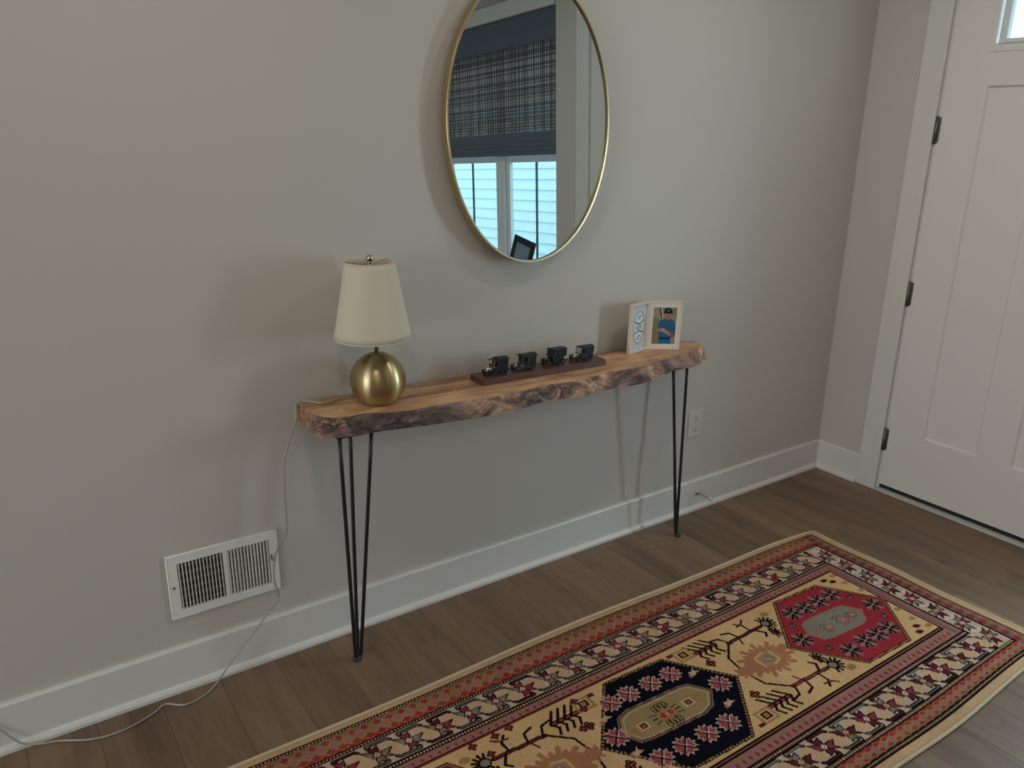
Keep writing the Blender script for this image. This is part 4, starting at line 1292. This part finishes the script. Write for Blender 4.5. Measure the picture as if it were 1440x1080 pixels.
def medallion(cx, kind):
    cy = -0.8855
    P = [(cx+a, cy+b) for a, b in HEX]
    if kind == 'red':
        G.poly([(cx+a*1.03, cy+b*1.03) for a, b in HEX], K['dark']); G.poly([(cx+a*1.008, cy+b*1.008) for a, b in HEX], K['rust'])
        G.poly([(cx+a*.985, cy+b*.985) for a, b in HEX], K['dark']); G.poly([(cx+a*.968, cy+b*.968) for a, b in HEX], K['red'])
        I = [(cx+a*.82+.006, cy+b*.93) for a, b in INN]
        G.opoly(I, K['grey'], .005, K['pink']); G.line([(cx+(a-cx+.0)*1.0, b) for a, b in [(cx+p[0]*.75+.006, cy+p[1]*.84) for p in INN]], .0025, K['taupe'], True)
        for dx, s_ in ((-.055, 1), (.022, 1.25), (.075, .8)):
            x_ = cx+dx
            G.line([(x_-.026*s_, cy), (x_, cy+.020*s_), (x_+.026*s_, cy), (x_, cy-.020*s_)], .0034, K['brick'], True)
            diamond(x_, cy, .012*s_, .010*s_, K['rust']); diamond(x_, cy, .005, .005, K['cream'])
            for q_ in (-1, 1): G.seg((x_-.026*s_, cy+q_*.018*s_), (x_-.012*s_, cy+q_*.022*s_), .003, K['maroon'])
        for q_ in (-.118, .12): diamond(cx+q_, cy, .016, .012, K['rust'])
        for a, b in ((-.094, .118), (-.027, .114), (.047, .114), (.121, .115), (.193, -.003), (-.191, .004), (-.106, -.117), (-.022, -.113), (.044, -.114), (.110, -.114)): snow(cx+a, cy+b)
        for a, b in ((.166, .067), (.160, -.066), (-.154, .072), (-.158, -.071)):
            G.disc((cx+a, cy+b), .014, .012, K['maroon']); G.disc((cx+a, cy+b), .008, .006, K['grey']); G.seg((cx+a, cy+b), (cx+a+.012, cy+b+.010), .004, K['dark'])
    else:
        G.poly([(cx+a*1.045, cy+b*1.045) for a, b in HEX], K['dark']); G.poly([(cx+a*1.03, cy+b*1.03) for a, b in HEX], K['tan'])
        H = [(cx+a*1.015, cy+b*1.02) for a, b in HEX]
        for (a, b) in zip(H, H[1:]+H[:1]):
            n = int(math.hypot(a[0]-b[0], a[1]-b[1])/.012)
            for i in range(n):
                t = (i+.5)/n; G.disc((a[0]+(b[0]-a[0])*t, a[1]+(b[1]-a[1])*t), .0036, .0036, K['dark'])
        G.poly(P, K['navy'])
        I = [(cx+a, cy+b) for a, b in INN]
        G.opoly(I, K['olive'], .011, K['taupe']); G.line(I, .004, K['maroon'], True)
        G.line([(cx+a*.93, cy+b*.88) for a, b in INN], .003, K['sand'], True)
        for q_ in (-1, 1):
            x_ = cx-.031+q_*.0875
            G.line([(x_-.034, cy), (x_, cy+.036), (x_+.034, cy), (x_, cy-.036)], .003, K['tan'], True)
            G.poly([(x_-.019, cy-.015), (x_-.019, cy+.015), (x_+.019, cy+.015), (x_+.019, cy-.015)], K['sand'])
            G.rect(x_-.011, x_+.011, cy-.010, cy+.010, K['maroon']); G.rect(x_-.004, x_+.004, cy-.004, cy+.004, K['tan'])
            G.poly([(x_+q_*.022, cy), (x_+q_*.038, cy+.016), (x_+q_*.054, cy), (x_+q_*.038, cy-.016)], K['rust'])
        x_ = cx-.030
        for i in range(4):
            for q_ in (-1, 1):
                a = -.020+.0135*i
                G.line([(x_+a-.004, cy+q_*.018), (x_+a-.006, cy+q_*.040), (x_+a, cy+q_*.046), (x_+a+.006, cy+q_*.040), (x_+a+.004, cy+q_*.018)], .0032, K['dark'])
        for q_ in (-1, 1):
            for i in range(3): G.seg((x_+q_*.030, cy+(i-1)*.012), (x_+q_*.052, cy+(i-1)*.017), .0034, K['dark'])
        diamond(x_, cy, .036, .026, K['rust']); diamond(x_-.012, cy, .013, .012, K['red']); diamond(x_+.014, cy, .012, .011, K['brick']); diamond(x_, cy, .006, .006, K['sand'])
        for a, b in ((-.136, .122), (-.065, .123), (.022, .121), (.103, .119), (.196, .005), (-.210, .010), (-.160, -.114), (-.078, -.117), (.008, -.117), (.090, -.121)): rosette(cx+a, cy+b)
        for a, b in ((.166, .082), (.153, -.069), (-.190, .080), (-.202, -.065)):
            G.poly([(cx+a-.020, cy+b-.006), (cx+a-.004, cy+b-.010), (cx+a+.004, cy+b-.004), (cx+a+.024, cy+b-.002), (cx+a+.010, cy+b+.006), (cx+a+.012, cy+b+.020), (cx+a, cy+b+.008), (cx+a-.012, cy+b+.012)], K['sand'])
            G.rect(cx+a-.024, cx+a-.012, cy+b-.012, cy+b, K['pink'])
def gap_motifs(tx):
    """tx maps x of the gap next to the navy medallion into place"""
    T = lambda pts: [(tx(a), b) for a, b in pts]
    def ln(pts, w_, c): G.line(T(pts), w_, c)
    # vines with a flower, upper and lower
    for m in (0, 1):
        Y = (lambda b: b) if m == 0 else (lambda b: -1.771-b)
        Z = lambda pts: [(a, Y(b)) for a, b in pts]
        ln(Z([(-1.602, -.893), (-1.583, -.862), (-1.575, -.815), (-1.516, -.762)]), .0080, K['dark'])
        ln(Z([(-1.516, -.762), (-1.352, -.757)]), .0145, K['dark']); ln(Z([(-1.512, -.762), (-1.356, -.757)]), .0078, K['rose'] if m else K['maroon'])
        ln(Z([(-1.560, -.722), (-1.528, -.728), (-1.510, -.760)]), .0080, K['dark'])
        ln(Z([(-1.500, -.716), (-1.470, -.726), (-1.462, -.758)]), .0080, K['dark']); ln(Z([(-1.478, -.790), (-1.466, -.762)]), .0065, K['maroon'])
        ln(Z([(-1.420, -.700), (-1.400, -.722), (-1.402, -.756)]), .0080, K['dark']); ln(Z([(-1.424, -.716), (-1.396, -.712), (-1.380, -.698)]), .0075, K['maroon'])
        ln(Z([(-1.380, -.805), (-1.366, -.790), (-1.388, -.760)]), .0088, K['dark'])
        fx, fy = -1.326, Y(-.756)
        for i in range(9):
            a = -1.9+3.8*i/8
            G.seg((tx(fx), fy), (tx(fx+.036*math.cos(a)), fy+.032*math.sin(a)), .0088, K['dark'])
        G.disc((tx(fx), fy), .019, .017, K['dark']); G.disc((tx(fx), fy), .014, .012, K['grey'])
        gx, gy = -1.345, Y(-.806)
        for i in range(7):
            a = -1.6+3.2*i/6
            G.seg((tx(gx), gy), (tx(gx+.026*math.cos(a)), gy+.022*math.sin(a)), .0080, K['dark'])
        G.disc((tx(gx), gy), .009, .009, K['maroon'])
        # feather tree
        ax, ay = -1.600, Y(-.740)
        ln([(ax-.048, ay), (ax+.042, ay)], .0170, K['dark']); ln([(ax-.044, ay), (ax+.038, ay)], .0092, K['rose'] if m else K['brick'])
        for i in range(4):
            bx_ = ax-.036+.024*i
            for q_ in (-1, 1):
                ln([(bx_+.012, ay), (bx_-.004, ay+q_*.020), (bx_-.020 if q_ > 0 else bx_+.008, ay+q_*.042)], .0088, K['dark'])
        # nested squares and small flowers
        sx_, sy_ = -1.682, Y(-.724)
        G.poly(T([(sx_-.032, sy_-.026), (sx_-.032, sy_+.026), (sx_+.032, sy_+.026), (sx_+.032, sy_-.026)]), K['tan'])
        G.poly(T([(sx_-.022, sy_-.018), (sx_-.022, sy_+.018), (sx_+.022, sy_+.018), (sx_+.022, sy_-.018)]), K['cream'])
        G.poly(T([(sx_-.015, sy_-.013), (sx_-.015, sy_+.013), (sx_+.015, sy_+.013), (sx_+.015, sy_-.013)]), K['dark'])
        G.poly(T([(sx_-.009, sy_-.008), (sx_-.009, sy_+.008), (sx_+.009, sy_+.008), (sx_+.009, sy_-.008)]), K['rust'])
        G.poly(T([(-1.735, Y(-.698)), (-1.735, Y(-.712)), (-1.713, Y(-.712)), (-1.713, Y(-.698))]), K['maroon'])
        hx, hy = -1.640, Y(-.800)
        for a, b in ((-.010, 0), (.010, 0), (0, .010), (0, -.010)): G.disc((tx(hx+a), hy+b), .0085, .0085, K['dark'])
        for a, b in ((-.010, 0), (.010, 0), (0, .010), (0, -.010)): G.disc((tx(hx+a), hy+b), .004, .004, K['brick'])
        G.disc((tx(-1.285), Y(-.720)), .017, .012, K['tan'])
    # faded rust flower in the middle of the gap
    cx_, cy_ = -1.475, -.883
    for i in range(22):
        a = 2*math.pi*i/22
        r_ = .100 if i % 2 else .080
        G.seg((tx(cx_), cy_), (tx(cx_+r_*math.cos(a)), cy_+r_*.72*math.sin(a)), .016, K['rust'])
    G.disc((tx(cx_), cy_), .074, .052, K['rust']); G.disc((tx(cx_+.006), cy_), .050, .034, K['tan'])
    ln([(cx_-.034, cy_-.026), (cx_-.034, cy_+.022), (cx_+.010, cy_+.030)], .0052, K['cream']); ln([(cx_+.034, cy_+.022), (cx_+.034, cy_-.020), (cx_+.004, cy_-.030)], .0052, K['cream'])
    G.disc((tx(cx_+.004), cy_), .026, .019, K['taupe']); ln([(cx_-.006, cy_+.010), (cx_+.010, cy_-.010)], .004, K['sand'])
    G.disc((tx(cx_-.104), cy_-.004), .026, .022, K['rust']); G.disc((tx(cx_-.104), cy_-.004), .008, .007, K['brick'])
    for i in range(8):
        a = 2*math.pi*i/8; G.seg((tx(cx_-.104), cy_-.004), (tx(cx_-.104+.036*math.cos(a)), cy_-.004+.030*math.sin(a)), .0085, K['rust'])
    G.disc((tx(cx_+.092), cy_+.012), .018, .014, K['rust'])
gap_motifs(lambda a: a)
gap_motifs(lambda a: -3.77-a)
gap_motifs(lambda a: a-1.55)
for cx_, kd in ((-1.105, 'red'), (-1.885, 'navy'), (-2.655, 'red'), (-3.43, 'navy')): medallion(cx_, kd)
for a, b, cc in ((-.925, -.700, 'dark'), (-.868, -.697, 'tan'), (-.869, -.750, 'tan'), (-.862, -.812, 'tan'), (-.902, -.722, 'dark'), (-.866, -.955, 'tan'), (-.876, -1.014, 'tan'),
                 (-.870, -1.066, 'rust'), (-.930, -1.070, 'dark'), (-.908, -1.046, 'dark'), (-1.289, -1.056, 'rust')):
    c_ = K['maroon'] if cc == 'dark' else K[cc]
    G.disc((a, b), .015, .0095, c_); G.seg((a-.014, b+.006), (a+.014, b-.006), .0045, K['dark'] if cc == 'dark' else K['rust'])
for a, b in ((-2.321, -.684), (-2.370, -.690), (-2.414, -.738), (-2.442, -.690), (-2.104, -.700), (-2.150, -.800), (-2.10, -.74)):
    for c_, d_ in ((-.008, 0), (.008, 0), (0, .008), (0, -.008)): G.disc((a+c_, b+d_), .0065, .0065, K['maroon'])
# hand-knotted unevenness of the dyes (abrash)
rs = np.random.RandomState(5)
kn = rs.normal(1.0, 0.10, (G.nx, G.ny, 1)).astype(np.float32)
lowx = np.interp(G.xs, np.linspace(RX0_, RX1_, 60), rs.normal(1.0, 0.05, 60))[:, None, None]
G.C *= kn*lowx
# the rug lies a little wavy: near edge bulges, wall side edge bows
def wave_y(X, Y):
    t = (Y-RYB)/(RYA-RYB)
    near = 0.008*np.exp(-((X+1.35)/0.30)**2) - 0.006*np.clip((X+0.95)/0.3, 0, 1) + 0.003*np.sin(X*9.0)
    far = 0.012*np.exp(-((X+2.05)/0.5)**2) - 0.030*np.clip((X+1.0)/0.37, 0, 1)**2 - 0.004*np.sin(X*5+1)
    return Y - near*np.clip(1-t*5.5, 0, 1)**1.2 + far*np.clip((t-0.9)*10, 0, 1)
V = np.zeros((G.nx, G.ny, 3))
V[..., 0] = G.X + 0.004*np.sin(G.Y*14)*np.clip((G.X+0.9)/0.27, 0, 1)
V[..., 1] = wave_y(G.X, G.Y)
pile = 0.0085 + 0.0004*rs.normal(0, 1, (G.nx, G.ny)) + 0.0008*np.sin(G.X*5)*np.sin(G.Y*9)
edge = np.minimum(np.minimum(G.ys-RYB, RYA-G.ys)[None, :], np.minimum(G.xs-RX0_, RX1_-G.xs)[:, None])
pile = np.where(edge < 0.004, 0.003, pile)
pile[0, :] = pile[-1, :] = 0.0006; pile[:, 0] = pile[:, -1] = 0.0006
V[..., 2] = pile
rc = Vector(((RX0_+RX1_)/2, (RYA+RYB)/2, 0))
rug = root('runner_rug', rc, 'long patterned runner rug with red and navy hexagon medallions on cream, lying on the planks', 'rug')
V -= np.array(rc)
po = link('pile', grid_mesh('pile', V, G.C, M['rug']), rug)
sb = []
for xx in np.linspace(RX0_, RX1_, 130): sb.append((xx, RYA))
for pts, nm in ((RYA, 'w'), (RYB, 'n')):
    P = []
    for xx in np.linspace(RX0_, RX1_-0.002, 130):
        yy = float(wave_y(np.array([xx]), np.array([pts]))[0])
        P.append((xx, yy+0.003*(1 if nm == 'w' else -1), 0.0062))
    MB().tube(P, 0.0056, 8).build('selvedge', M['selvedge'], rug)
P = []
for yy in np.linspace(RYB, RYA, 60):
    y2 = float(wave_y(np.array([RX1_]), np.array([yy]))[0])
    P.append((RX1_+0.004*math.sin(yy*14)+0.002, y2, 0.0058+0.0004*math.sin(yy*60)))
MB().tube(P, 0.0054, 8).build('end_binding', M['selvedge'], rug)
